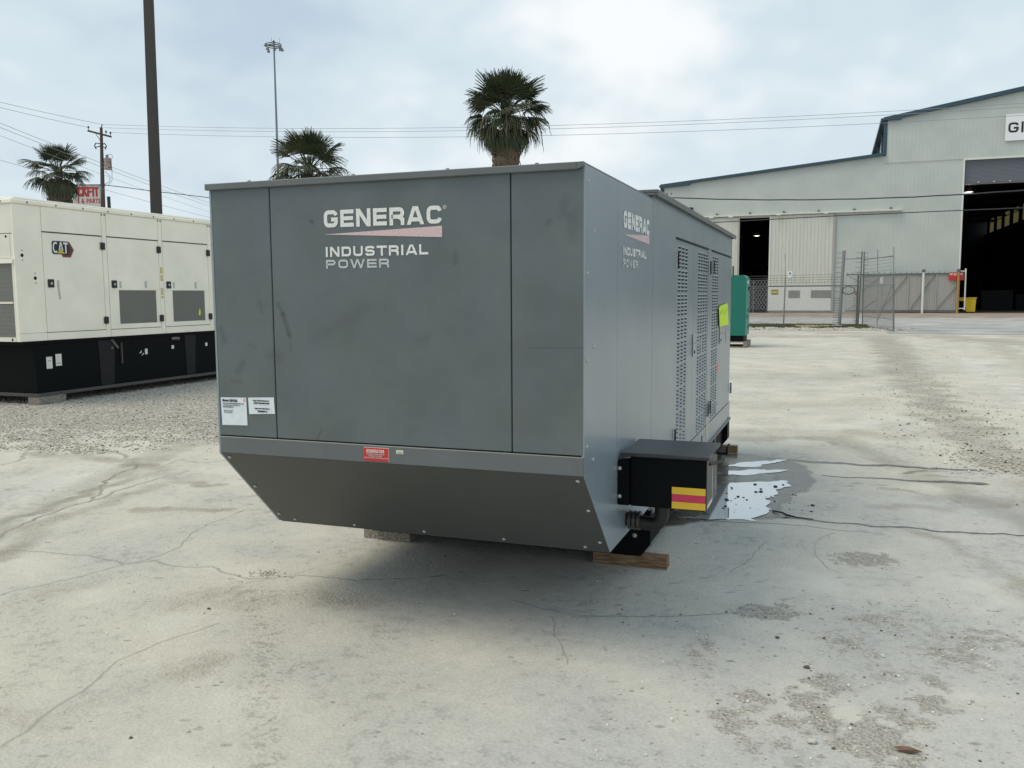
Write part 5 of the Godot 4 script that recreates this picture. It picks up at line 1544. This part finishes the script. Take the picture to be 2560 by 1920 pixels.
	# door hinge holes in the corner panel
	for q in [[2.31, -6.42], [1.967, -6.633]]:
		obj("hole", bar(Vector3(CX - 0.01, q[0], q[1]), Vector3(CX + 0.002, q[0], q[1]), 0.028, 12), M.dark, g)
		for s in [-0.075, 0.075]: bolt(g, Vector3(CX, q[0] + s, q[1] - 0.004), R, 0.009, M.mesh_grey)
	# end towards the viewer: header, door, grille
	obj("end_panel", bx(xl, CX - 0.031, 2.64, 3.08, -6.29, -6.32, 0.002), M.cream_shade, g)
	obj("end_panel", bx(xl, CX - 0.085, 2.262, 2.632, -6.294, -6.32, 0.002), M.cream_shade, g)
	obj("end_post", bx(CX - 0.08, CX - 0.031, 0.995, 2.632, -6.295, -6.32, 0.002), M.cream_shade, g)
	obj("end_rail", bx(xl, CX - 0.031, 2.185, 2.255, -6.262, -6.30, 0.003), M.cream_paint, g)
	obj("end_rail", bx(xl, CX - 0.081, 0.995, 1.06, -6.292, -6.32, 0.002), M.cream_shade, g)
	obj("end_rail", bx(xl, CX - 0.10, 1.575, 1.605, -6.296, -6.31), M.cream_shade, g)
	obj("grille_back", bx(xl, CX - 0.082, 1.06, 2.185, -6.325, -6.328), M.mesh_grey, g)
	st = ST()
	var gx := CX - 0.09
	while gx > CX - 1.1:
		addb(st, gx - 0.006, gx, 1.061, 2.184, -6.312, -6.316); gx -= 0.02
	var gy := 1.07
	while gy < 2.18:
		addb(st, CX - 1.1, CX - 0.083, gy, gy + 0.006, -6.308, -6.3119); gy += 0.02
	stuff(obj("grille", st, M.grille, g))
	obj("hole", bar(Vector3(CX - 0.16, 2.59, -6.31), Vector3(CX - 0.16, 2.59, -6.292), 0.02, 10), M.dark, g)
	obj("hole", bar(Vector3(CX - 0.15, 1.025, -6.31), Vector3(CX - 0.15, 1.025, -6.29), 0.02, 10), M.dark, g)
	# tank
	st = ST(); addb(st, xl + 0.05, CX - 0.012, 0.175, 0.985, -6.555, -14.1, 0.004)
	var tank := obj("tank", st, M.black_paint, g)
	st = ST(); addb(st, xl - 0.02, CX + 0.012, 0.945, 0.992, -6.32, -14.15, 0.004)
	obj("tank_top", st, M.black_paint, tank)
	st = ST(); addb(st, xl - 0.02, CX + 0.03, 0.12, 0.172, -6.53, -14.15, 0.004)
	obj("tank_flange", st, M.black_side, tank)
	for q in [[-7.80, -8.17], [-9.90, -10.21], [-12.2, -12.55]]:
		st = ST(); slab(st, PackedVector2Array([Vector2(-q[0], 0.943), Vector2(-q[0] + 0.03, 0.18), Vector2(-q[1] - 0.05, 0.18), Vector2(-q[1], 0.943)]), Vector3(CX - 0.011, 0, 0), Vector3(0, 0, -1), Vector3.UP, R, 0.008)
		obj("tank_rib", st, M.dark, tank)
	st = ST(); slab(st, PackedVector2Array([Vector2(8.05, 0.943), Vector2(8.11, 0.943), Vector2(8.25, 0.80), Vector2(8.2, 0.78)]), Vector3(CX - 0.002, 0, 0), Vector3(0, 0, -1), Vector3.UP, R, 0.02); obj("gusset", st, M.black_side, tank)
	obj("fill_cap", bar(Vector3(CX - 0.02, 0.80, -8.09), Vector3(CX + 0.01, 0.80, -8.09), 0.03, 10), M.black_side, tank)
	st = ST(); tube(st, [Vector3(CX - 0.01, 0.89, -9.55), Vector3(CX + 0.03, 0.89, -9.66), Vector3(CX + 0.035, 0.885, -9.70)], 0.03, 10); obj("pipe_stub", st, M.zinc_dark, tank)
	st = ST(); addb(st, CX - 0.01, CX + 0.02, 0.52, 0.88, -8.29, -8.31); obj("rod", st, M.black_side, tank)
	for q in [[0.546, 0.733, -6.754, -6.866], [0.578, 0.767, -6.932, -7.047], [0.64, 0.74, -8.87, -8.93], [0.70, 0.765, -9.55, -9.61], [0.70, 0.765, -10.49, -10.55]]:
		var l := obj("white_label", bx(CX - 0.0125, CX - 0.0095, q[0], q[1], q[2], q[3]), M.label_white, tank)
	obj("label_print", bx(CX - 0.0094, CX - 0.0085, 0.615, 0.625, -6.945, -7.035), M.ink_pale, tank)
	obj("label_print", bx(CX - 0.0094, CX - 0.0085, 0.665, 0.675, -6.78, -6.84), M.ink_pale, tank)
	for s in [0, 1]:
		st = ST(); slab(st, PackedVector2Array([Vector2(8.73 + s * 0.05, 0.665 - s * 0.045), Vector2(8.78 + s * 0.06, 0.675 - s * 0.025), Vector2(8.79 + s * 0.04, 0.72 - s * 0.05)]), Vector3(CX - 0.0125, 0, 0), Vector3(0, 0, -1), Vector3.UP, R, 0.003); obj("arrow_label", st, M.label_white, tank)
	for q in [[2.10, 2.21], [1.96, 2.07], [1.71, 1.83], [1.645, 1.685]]:
		var y := obj("warning_label", bx(CX - 0.0041, CX - 0.0022, q[0], q[1], -9.335, -9.392), M.logo_yellow, g)
		obj("label_print", bx(CX - 0.0021, CX - 0.0015, q[0] + 0.02, q[1] - 0.015, -9.35, -9.378), M.label_cream, y)
	st = ST(); slab(st, PackedVector2Array([Vector2(10.33, 1.32), Vector2(10.37, 1.30), Vector2(10.39, 1.38), Vector2(10.355, 1.45)]), Vector3(CX - 0.0085, 0, 0), Vector3(0, 0, -1), Vector3.UP, R, 0.003)
	obj("yellow_tie", st, M.tag_yellow, g)
	# emblem on the first door
	var E := func(poly: Array, x: float, m: Material, n: String):
		var s := ST(); slab(s, PackedVector2Array(V(poly)), Vector3(CX + x, 0, 0), Vector3(0, 0, -1), Vector3.UP, R, 0.0008); obj(n, s, m, g)
	E.call([7.16, 2.385, 7.30, 2.535, 7.325, 2.555, 7.415, 2.434, 7.34, 2.300, 7.175, 2.298, 7.14, 2.35], -0.0025, M.label_white, "emblem_edge")
	E.call([7.0, 2.340, 6.965, 2.375, 6.962, 2.545, 6.995, 2.572, 7.32, 2.572, 7.325, 2.345], -0.0028, M.label_white, "emblem_edge")
	E.call([7.16, 2.385, 7.29, 2.56, 7.318, 2.555, 7.401, 2.434, 7.332, 2.311, 7.182, 2.309, 7.145, 2.365], -0.0012, M.logo_red, "emblem_hexagon")
	E.call([7.19, 2.37, 7.27, 2.53, 7.295, 2.53, 7.36, 2.436, 7.31, 2.345, 7.2, 2.343], 0.0, M.logo_grey, "emblem_hexagon")
	E.call([7.0, 2.354, 6.976, 2.38, 6.976, 2.535, 7.0, 2.561, 7.29, 2.561, 7.29, 2.354], 0.0012, M.ink, "emblem_field")
	E.call([7.062, 2.3665, 7.145, 2.440, 7.222, 2.3665], 0.0034, M.logo_yellow, "emblem_triangle")
	E.call([7.06, 2.3662, 7.145, 2.450, 7.225, 2.3662], 0.0030, M.ink, "emblem_triangle")
	print_text(g, "emblem_letter", "C", Vector3(CX + 0.0005, 2.372, -6.99), Vector3(0, 0, -1), Vector3.UP, 0.085, 0.174, M.vinyl_white, true)
	print_text(g, "emblem_letter", "A", Vector3(CX + 0.0005, 2.372, -7.092), Vector3(0, 0, -1), Vector3.UP, 0.105, 0.174, M.vinyl_white, true)
	print_text(g, "emblem_letter", "T", Vector3(CX + 0.0005, 2.372, -7.194), Vector3(0, 0, -1), Vector3.UP, 0.088, 0.174, M.vinyl_white, true)

func build_teal_generator():
	var z := -24.39
	var g := thing("teal_generator", "narrow teal green generator cabinet on a wooden pallet", "generator", Vector3(-1.9, 0.18, -25.0))
	var st := ST()
	slab(st, PackedVector2Array([Vector2(-2.75, 0.37), Vector2(-1.555, 0.37), Vector2(-1.555, 2.16), Vector2(-1.64, 2.245), Vector2(-2.70, 2.245), Vector2(-2.75, 2.2)]), Vector3(0, 0, z - 1.25), Vector3.RIGHT, Vector3.UP, Vector3.BACK, 1.25)
	obj("cabinet", st, M.teal, g)
	obj("side_panel", bx(-1.554, -1.545, 0.38, 2.14, z - 0.01, z - 1.24), M.teal_side, g)
	obj("base", bx(-2.7, -1.60, 0.185, 0.369, z - 0.04, z - 1.2), M.black_paint, g)
	for q in [[1.83, -0.75], [1.83, -1.0], [1.15, -0.75], [0.95, -0.45], [0.62, -0.8]]: obj("latch", bx(-1.5445, -1.53, q[0] - 0.06, q[0] + 0.06, z + q[1] + 0.08, z + q[1] - 0.08), M.rubber, g)
	obj("label_plate", bx(-1.5445, -1.54, 1.98, 2.08, z - 0.35, z - 0.75), M.label_white, g)
	var p := thing("pallet", "weathered wooden pallet under the teal generator", "pallet", Vector3(-2.0, 0, z - 0.6))
	for k in 8: obj("deck_board", bx(-2.85, -1.50, 0.155, 0.183, z + 0.06 - k * 0.2, z - 0.08 - k * 0.2), M.wood_grey, p)
	for x in [-1.55, -2.2, -2.8]: obj("stringer", bx(x - 0.05, x + 0.05, 0.028, 0.1545, z + 0.05, z - 1.45), M.wood_grey, p)
	for k in 3: obj("bottom_board", bx(-2.85, -1.50, 0.0, 0.0275, z + 0.04 - k * 0.66, z - 0.08 - k * 0.66), M.wood_grey, p)

# ------------------------------------------------------------------ poles and the roadside sign
func build_poles():
	var lp := thing("light_pole", "tall dark brown square light pole rising behind the cream generator", "light pole", Vector3(-14.88, 0, -14.0))
	var st := ST()
	var b := Vector3(-14.884, 0.0, -13.99)
	var q0 := []; var q1 := []
	for k in 4:
		var a := PI * 0.25 + k * PI * 0.5 - 0.2
		q0.append(b + Vector3(cos(a), 0, sin(a)) * 0.155); q1.append(b + Vector3(0.09, 11.5, -0.04) + Vector3(cos(a), 0, sin(a)) * 0.115)
	for k in 4:
		var k2 := (k + 1) % 4
		quad(st, q0[k], q0[k2], q1[k2], q1[k], (q0[k] + q0[k2]) * 0.5 - b)
	quad(st, q1[0], q1[1], q1[2], q1[3], Vector3.UP)
	obj("shaft", st, M.pole_dark, lp)
	obj("base_plate", bx(b.x - 0.22, b.x + 0.22, 0.0, 0.03, b.z - 0.22, b.z + 0.22), M.zinc_dark, lp)
	for s in [-1.0, 1.0]: obj("lamp_head", bx(b.x + s * 0.2, b.x + s * 0.85, 11.35, 11.6, b.z - 0.3, b.z + 0.2, 0.03), M.pole_dark, lp)
	# high mast
	var m := thing("high_mast", "very tall thin grey floodlight mast with a ring of lamps", "floodlight mast", Vector3(-75.74, 0, -106.69))
	var c := Vector3(-75.74, 0, -106.69)
	st = ST(); tube(st, [c + Vector3(-0.05, 0, 0), c + Vector3(0.03, 23, 0), c + Vector3(0.02, 38.0, 0)], [0.24, 0.175, 0.115], 10)
	obj("shaft", st, M.mast_grey, m)
	var ring := []
	for k in 25: ring.append(c + Vector3(cos(TAU * k / 24.0) * 1.05, 37.62, sin(TAU * k / 24.0) * 1.05))
	for y in [0.0, 0.25]:
		st = ST(); var rr := []
		for p: Vector3 in ring: rr.append(p + Vector3.UP * y)
		tube(st, rr, 0.06, 6, false); obj("lamp_ring", st, M.pole_dark, m)
	for k in 3:
		var a := k * TAU / 3 + 0.4
		obj("ring_arm", bar(c + Vector3(0, 37.75, 0), c + Vector3(cos(a) * 1.05, 37.7, sin(a) * 1.05), 0.05, 6), M.pole_dark, m)
	for k in 8:
		var a := k * TAU / 8 + 0.25
		var p := c + Vector3(cos(a) * 1.12, 37.45 + 0.35 * sin(k * 2.6), sin(a) * 1.12)
		st = ST(); tube(st, [p + Vector3(0, 0.22, 0), p, p + Vector3(cos(a) * 0.12, -0.22, sin(a) * 0.12)], [0.10, 0.17, 0.24], 10)
		obj("floodlight", st, M.mast_grey, m)
	for q in [[0.0, 39.0, 0.15], [-0.35, 38.9, 0.02], [-0.55, 38.3, 0.015], [1.0, 38.7, 0.015]]:
		obj("rod", bar(c + Vector3(q[0], 37.7, 0), c + Vector3(q[0], q[1] - (0.6 if q[2] > 0.1 else 0.0), 0), q[2], 6), M.pole_dark, m)
	# utility pole
	var u := thing("utility_pole", "wooden utility pole with crossarm, fuse cutouts and a rusty grey transformer", "utility pole", Vector3(-42.62, 0, -40.03))
	st = ST(); tube(st, [Vector3(-42.72, 0, -40.0), Vector3(-42.50, 7.44, -40.07), Vector3(-42.365, 12.30, -40.12)], [0.20, 0.14, 0.085], 10)
	obj("shaft", st, M.pole_wood, u)
	var al := Vector3(-43.16, 12.10, -39.83); var ar := Vector3(-41.80, 11.72, -40.33)
	st = ST(); tube(st, [al, ar], 0.065, 6); obj("crossarm", st, M.pole_wood, u)
	obj("arm_brace", bar(Vector3(-42.68, 11.9, -39.98), Vector3(-42.42, 11.45, -40.09), 0.02, 5), M.zinc_dark, u)
	for t in [0.03, 0.78, 0.97]:
		var p := al.lerp(ar, t)
		st = ST(); tube(st, [p + Vector3.UP * 0.05, p + Vector3.UP * 0.2], 0.018, 6); tube(st, [p + Vector3.UP * 0.17, p + Vector3.UP * 0.24, p + Vector3.UP * 0.30], [0.05, 0.06, 0.03], 8); obj("insulator", st, M.pole_dark, u)
	st = ST(); tube(st, [Vector3(-42.36, 12.28, -40.12), Vector3(-42.29, 12.5, -40.15)], 0.03, 6); obj("pin", st, M.pole_dark, u)
	for q in [[-42.72, 11.18, -39.98], [-42.2, 11.15, -40.18]]:
		var s := -1.0 if q[0] < -42.4 else 1.0
		st = ST()
		tube(st, [Vector3(-42.40, q[1] + 0.1, -40.1), Vector3(q[0], q[1] + 0.16, q[2]), Vector3(q[0] + s * 0.12, q[1], q[2]), Vector3(q[0] + s * 0.0, q[1] - 0.2, q[2])], 0.035, 6)
		tube(st, [Vector3(-42.40, q[1] - 0.02, -40.1), Vector3(q[0] + s * 0.1, q[1] - 0.1, q[2])], 0.03, 6)
		obj("fuse_cutout", st, M.pole_dark, u)
	st = ST(); tube(st, [Vector3(-42.08, 9.70, -40.22), Vector3(-42.08, 10.36, -40.22), Vector3(-42.08, 10.42, -40.22)], [0.225, 0.225, 0.15], 16)
	var tr := obj("transformer", st, M.transformer, u)
	for q in [[-42.2, -0.05], [-42.0, 0.03]]:
		st = ST(); tube(st, [Vector3(q[0], 10.4, -40.2 + q[1]), Vector3(q[0], 10.62, -40.2 + q[1])], 0.035, 8); obj("bushing", st, M.pole_dark, tr)
	obj("bracket", bar(Vector3(-42.45, 9.9, -40.08), Vector3(-42.2, 9.9, -40.18), 0.05, 6), M.zinc_dark, tr)
	obj("bracket", bar(Vector3(-42.45, 10.25, -40.08), Vector3(-42.2, 10.25, -40.18), 0.05, 6), M.zinc_dark, tr)
	for q in [[[-41.9, 10.4], [-41.75, 9.7], [-41.80, 9.0], [-42.1, 8.75], [-42.4, 8.72]], [[-42.1, 10.6], [-41.7, 10.62], [-41.68, 10.4], [-41.9, 10.3]], [[-42.3, 9.6], [-41.95, 9.3], [-42.0, 8.95], [-42.42, 8.8]]]:
		var pts := []
		for p in q: pts.append(Vector3(p[0], p[1], -40.2))
		st = ST(); tube(st, pts, 0.014, 5); obj("drop_wire", st, M.wire, u)
	obj("meter_box", bx(-42.62, -42.44, 8.05, 8.7, -40.15, -39.95, 0.03), M.zinc, u)
	var pp := ST(); tube(pp, [Vector3(-42.16, 0, -40.3), Vector3(-42.235, 8.05, -40.3)], 0.10, 8)
	solo("stub_pole", pp, M.pole_dark, Vector3.ZERO, "short dark pole standing right of the utility pole", "pole")
	# shop sign on posts
	var s := thing("roadside_sign", "white roadside sign with red letters partly hidden by the left palm", "sign", Vector3(-44.5, 0, -40.6))
	var ks := 1.12
	var o := CAM + (Vector3(-44.953, 8.87, -40.45) - CAM) * ks; var ex := Vector3(1.465, 0.0, -0.54).normalized() * 1.0
	var P := func(x: float, y: float) -> Vector3: return o + ex * x + Vector3.UP * y
	var nn := ex.cross(Vector3.UP) 
	if nn.z < 0.0: nn = -nn
	st = ST(); slab(st, PackedVector2Array([Vector2(-0.9, -2.1), Vector2(1.80, -2.1), Vector2(1.80, 0.03), Vector2(-0.9, 0.03)]), o - nn * 0.2, ex, Vector3.UP, nn, 0.19)
	obj("board", st, M.sign_board, s)
	st = ST(); slab(st, PackedVector2Array([Vector2(-0.95, 0.031), Vector2(1.84, 0.031), Vector2(1.84, 0.09), Vector2(-0.95, 0.09)]), o - nn * 0.22, ex, Vector3.UP, nn, 0.24)
	obj("top_edge", st, M.pole_dark, s)
	obj("lettering", word("CKFIT", 0.03, 1.55, -0.78, -0.06, o + nn * 0.004, ex, Vector3.UP, nn, 0.85), M.sign_red, s)
	print_text(s, "lettering", "E & PARTS", P.call(0.0, -1.25), ex, Vector3.UP, 1.64, 0.34, M.sign_red, true)
	for q in [-0.5, 1.35]: obj("post", bar(P.call(q, -2.1) - nn * 0.1, Vector3(P.call(q, 0).x, 0, P.call(q, 0).z) - nn * 0.1, 0.09, 8), M.pole_dark, s)

# ------------------------------------------------------------------ palms
func frond_mesh(r: RandomNumberGenerator, stalk: float, blade: float, droop: float, spread: float, dead: bool) -> ArrayMesh:
	# a fan leaf that grows along +x from the origin: stalk, then segments joined near the hub and split at the tips
	var st := ST()
	var hub := Vector3(stalk, -stalk * 0.08 * droop, 0)
	tube(st, [Vector3.ZERO, Vector3(stalk * 0.5, stalk * 0.02, 0), hub], [0.035, 0.022, 0.014], 5, false)
	var n := 30
	for i in n:
		var t := (i + 0.5) / n * 2.0 - 1.0
		var a := t * deg_to_rad(spread) 
		var L := blade * (1.0 - 0.32 * absf(t)) * r.randf_range(0.86, 1.08)
		var d := Vector3(cos(a), 0, sin(a))
		var side := Vector3(-d.z, 0, d.x)
		var dr := droop * r.randf_range(0.8, 1.3)
		var keel := (0.03 if i % 2 == 0 else -0.03) * blade
		var prev := []
		var steps := 6
		for k in steps + 1:
			var u := float(k) / steps
			var p := hub + d * L * (u - 0.20 * dr * u * u * u) + Vector3.DOWN * L * dr * (0.10 * u * u + 0.62 * pow(u, 3.4))
			p += Vector3.UP * L * 0.10 * (1.0 - absf(t)) * u * (1.0 - u)
			# folded fan, arched across
			p.y -= absf(t) * L * 0.16 * u
			if dead: p += Vector3(r.randf_range(-1, 1), r.randf_range(-1, 1), r.randf_range(-1, 1)) * 0.02 * u
			var w := minf(u * L * deg_to_rad(spread) / n * 1.08, 0.052 * blade) * (1.0 if u < 0.5 else lerpf(1.0, 0.10, (u - 0.5) * 2.0))
			var q := [p - side * w + Vector3.UP * keel * 0.3 * minf(u * 2, 1.0), p + side * w - Vector3.UP * keel * 0.3 * minf(u * 2, 1.0)]
			if k > 0:
				quad(st, prev[0], prev[1], q[1], q[0], Vector3.UP)
			prev = q
	return st.commit()

func palm(label: String, foot: Vector3, top: Vector3, size: float, live: int, dead: int, skirt_r: float, skirt_len: float, seed_: int, tall: bool, lean_dead := 0):
	var r := RandomNumberGenerator.new(); r.seed = seed_
	var p := thing("palm_tree", label, "palm tree", foot, "fan palms beyond the yard")
	var st := ST()
	var pts := []; var rad := []
	for k in 13:
		var t := k / 12.0
		pts.append(foot.lerp(top, t) + Vector3(sin(t * 3.0) * 0.06, 0, cos(t * 2.0) * 0.05))
		rad.append(lerpf(0.30, 0.20, t) + (0.10 if t < 0.08 else 0.0))
	tube(st, pts, rad, 14)
	obj("trunk", st, M.bark, p)
	var fr := []
	for k in 4: fr.append(frond_mesh(r, size * r.randf_range(0.36, 0.48), size * r.randf_range(0.48, 0.56), [0.04, 0.18, 0.5, 0.95][k], r.randf_range(72, 96), false))
	var df := []
	for k in 3: df.append(frond_mesh(r, size * 0.30, size * r.randf_range(0.42, 0.5), 1.1, 60, true))
	# living crown: young fronds stand up, old ones spread and hang
	for i in live:
		var t := (i + 0.5) / live
		var az := i * 2.39996 + r.randf_range(-0.2, 0.2)
		var el := lerpf(88, -52, pow(t, 1.0)) + r.randf_range(-10, 10)
		var B := Basis(Vector3.UP, az) * Basis(Vector3(0, 0, 1), deg_to_rad(el)) * Basis(Vector3(1, 0, 0), r.randf_range(-0.5, 0.5))
		var v: int = clampi(int(t * 4.0 + r.randf_range(-0.6, 0.6)), 0, 3)
		var o := top + Vector3.DOWN * (t * size * 0.20) + Vector3(cos(az), 0, -sin(az)) * 0.12
		var k := lerpf(0.85, 1.0, minf(t * 3.0, 1.0)) * r.randf_range(0.92, 1.06)
		put("frond", fr[v], M.frond_green if r.randf() < 0.62 else M.frond_olive, p, Transform3D(B.scaled(Vector3.ONE * k), o))
	# the skirt of dead fronds hanging against the trunk
	for i in dead:
		var t := float(i) / dead
		var az := i * 2.39996
		var el := -72.0 - r.randf_range(0, 14)
		var B := Basis(Vector3.UP, az) * Basis(Vector3(0, 0, 1), deg_to_rad(el))
		var o := top + Vector3.DOWN * (size * 0.16 + t * skirt_len) + Vector3(cos(az), 0, -sin(az)) * skirt_r * lerpf(0.55, 0.8, r.randf())
		put("dead_frond", df[i % 3], M.frond_dead, p, Transform3D(B.scaled(Vector3(1.0, 0.8, 0.8)), o))
	# long dry strings hanging from the crown
	for i in lean_dead:
		var az := r.randf() * TAU
		var R := size * r.randf_range(0.62, 0.98)
		var a := top + Vector3(cos(az) * R * 0.75, -size * r.randf_range(0.0, 0.25), sin(az) * R * 0.75)
		var s := ST()
		var q := []
		var L := size * r.randf_range(0.3, 0.75)
		for k in 6: q.append(a + Vector3(cos(az) * R * 0.25 * sqrt(k / 5.0), -L * k / 5.0, sin(az) * R * 0.25 * sqrt(k / 5.0)) + Vector3(r.randf_range(-0.05, 0.05), 0, r.randf_range(-0.05, 0.05)))
		tube(s, q, [0.022, 0.022, 0.018, 0.016, 0.014, 0.006], 4)
		obj("dry_strand", s, M.frond_dead, p)

func build_palms():
	palm("left fan palm with a thick shaggy skirt beside the roadside sign", Vector3(-46.7, 0, -40.66), Vector3(-46.66, 10.15, -40.67), 2.15, 46, 90, 0.95, 2.2, 101, false, 0)
	palm("middle fan palm whose crown spreads just above the grey generator roof", Vector3(-25.75, 0, -37.70), Vector3(-25.76, 8.75, -37.70), 2.5, 52, 40, 0.6, 1.2, 202, false, 14)
	palm("tallest fan palm with long dry strands hanging from its full crown", Vector3(-14.68, 0, -38.56), Vector3(-14.72, 10.95, -38.55), 2.4, 76, 80, 0.8, 2.2, 303, true, 46)

# ------------------------------------------------------------------ overhead wires
func wire(pts: Array, r: float, label: String, m: Material):
	var st := ST(); tube(st, pts, r, 5)
	solo("power_line", st, m, Vector3.ZERO, label, "power line", "overhead wires")

func sag(a: Vector3, b: Vector3, d: float, k := 14, wob := 0.0) -> Array:
	var o := []
	for i in k + 1:
		var t := float(i) / k
		o.append(a.lerp(b, t) + Vector3.DOWN * d * 4.0 * t * (1.0 - t) + Vector3.UP * sin(i * 2.3) * wob)
	return o

func build_wires():
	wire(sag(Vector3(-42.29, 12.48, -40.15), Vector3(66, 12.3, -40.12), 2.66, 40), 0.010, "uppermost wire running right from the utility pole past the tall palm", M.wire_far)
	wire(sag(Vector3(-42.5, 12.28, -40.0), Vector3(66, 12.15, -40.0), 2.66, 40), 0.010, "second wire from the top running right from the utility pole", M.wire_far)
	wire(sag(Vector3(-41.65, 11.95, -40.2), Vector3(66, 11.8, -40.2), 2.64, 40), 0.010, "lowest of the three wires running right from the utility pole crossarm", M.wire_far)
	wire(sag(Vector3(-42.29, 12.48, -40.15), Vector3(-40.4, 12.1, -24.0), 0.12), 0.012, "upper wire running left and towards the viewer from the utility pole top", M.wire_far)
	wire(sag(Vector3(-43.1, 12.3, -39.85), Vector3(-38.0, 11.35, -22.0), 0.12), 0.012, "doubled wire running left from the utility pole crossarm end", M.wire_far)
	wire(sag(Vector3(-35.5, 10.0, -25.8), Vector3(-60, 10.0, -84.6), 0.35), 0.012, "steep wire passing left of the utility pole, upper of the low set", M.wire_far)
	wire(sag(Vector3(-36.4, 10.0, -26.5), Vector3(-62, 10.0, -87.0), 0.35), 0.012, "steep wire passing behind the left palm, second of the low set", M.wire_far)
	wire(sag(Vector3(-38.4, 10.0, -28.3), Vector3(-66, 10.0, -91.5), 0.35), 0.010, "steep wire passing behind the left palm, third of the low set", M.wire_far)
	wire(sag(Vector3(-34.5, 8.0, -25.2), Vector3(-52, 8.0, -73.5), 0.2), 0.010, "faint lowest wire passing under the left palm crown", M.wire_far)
	wire(sag(Vector3(-42.3, 8.75, -40.1), Vector3(-30.5, 7.75, -56.5), 0.12, 14, 0.015), 0.024, "thick dark cable leaving the utility pole low towards the right", M.wire)
	wire(sag(Vector3(-42.5, 8.8, -40.0), Vector3(-44.4, 8.3, -40.3), 0.15), 0.012, "short service wire dropping from the utility pole to the sign", M.wire)
	wire(sag(Vector3(-24, 10.75, -66), Vector3(34, 10.6, -66), 2.15, 46, 0.012), 0.045, "thick wavy black cable hanging before the warehouse wall", M.wire)
	wire([Vector3(-24, 6.7, -66), Vector3(-7.57, 7.20, -66), Vector3(1.2, 7.385, -66), Vector3(9.4, 7.46, -66), Vector3(20, 7.5, -66), Vector3(34, 7.3, -66)], 0.034, "straight lower cable hanging before the warehouse wall", M.wire)

func build_details():
	# bits lying on the slab
	var st := ST()
	tube(st, [at_yard(1.98, 6.52, 0.008), at_yard(2.03, 6.44, 0.014), at_yard(2.04, 6.38, 0.012), at_yard(2.1, 6.30, 0.01), at_yard(2.2, 6.26, 0.008)], [0.006, 0.007, 0.008, 0.006, 0.004], 6)
	solo("twig", st, M.pole_dark, Vector3.ZERO, "crooked dark twig lying at the edge of the puddle", "twig")
	for q in [[-1.62, 4.5, 0.016, "square dark stone lying alone on the slab at left"], [1.27, 4.06, 0.018, "dark stone lying just above the upper gravel scab"], [1.30, 3.72, 0.022, "long dark stone lying among the gravel scabs at right"], [1.10, 3.07, 0.03, "pale lump of stone in the lowest gravel scab"], [1.42, 3.0, 0.04, "splintered brown piece of wood among the gravel at lower right"]]:
		var y: float = q[2]
		var o := put("loose_stone", rock_mesh(int(y * 1000), 0.7), mat("stone_%d" % int(y * 1000), lin(0.10, 0.09, 0.08) if y < 0.025 else (lin(0.5, 0.48, 0.44) if y < 0.035 else lin(0.16, 0.10, 0.07)), 0.9), null, Transform3D(Basis(Vector3.UP, y * 90).scaled(Vector3(y * 1.5, y, y) if y != 0.04 else Vector3(y * 2.4, y * 0.7, y * 0.8)), at_yard(q[0], q[1], y * 0.3)))
		tag(o, q[3], "stone" if y < 0.04 else "wood")
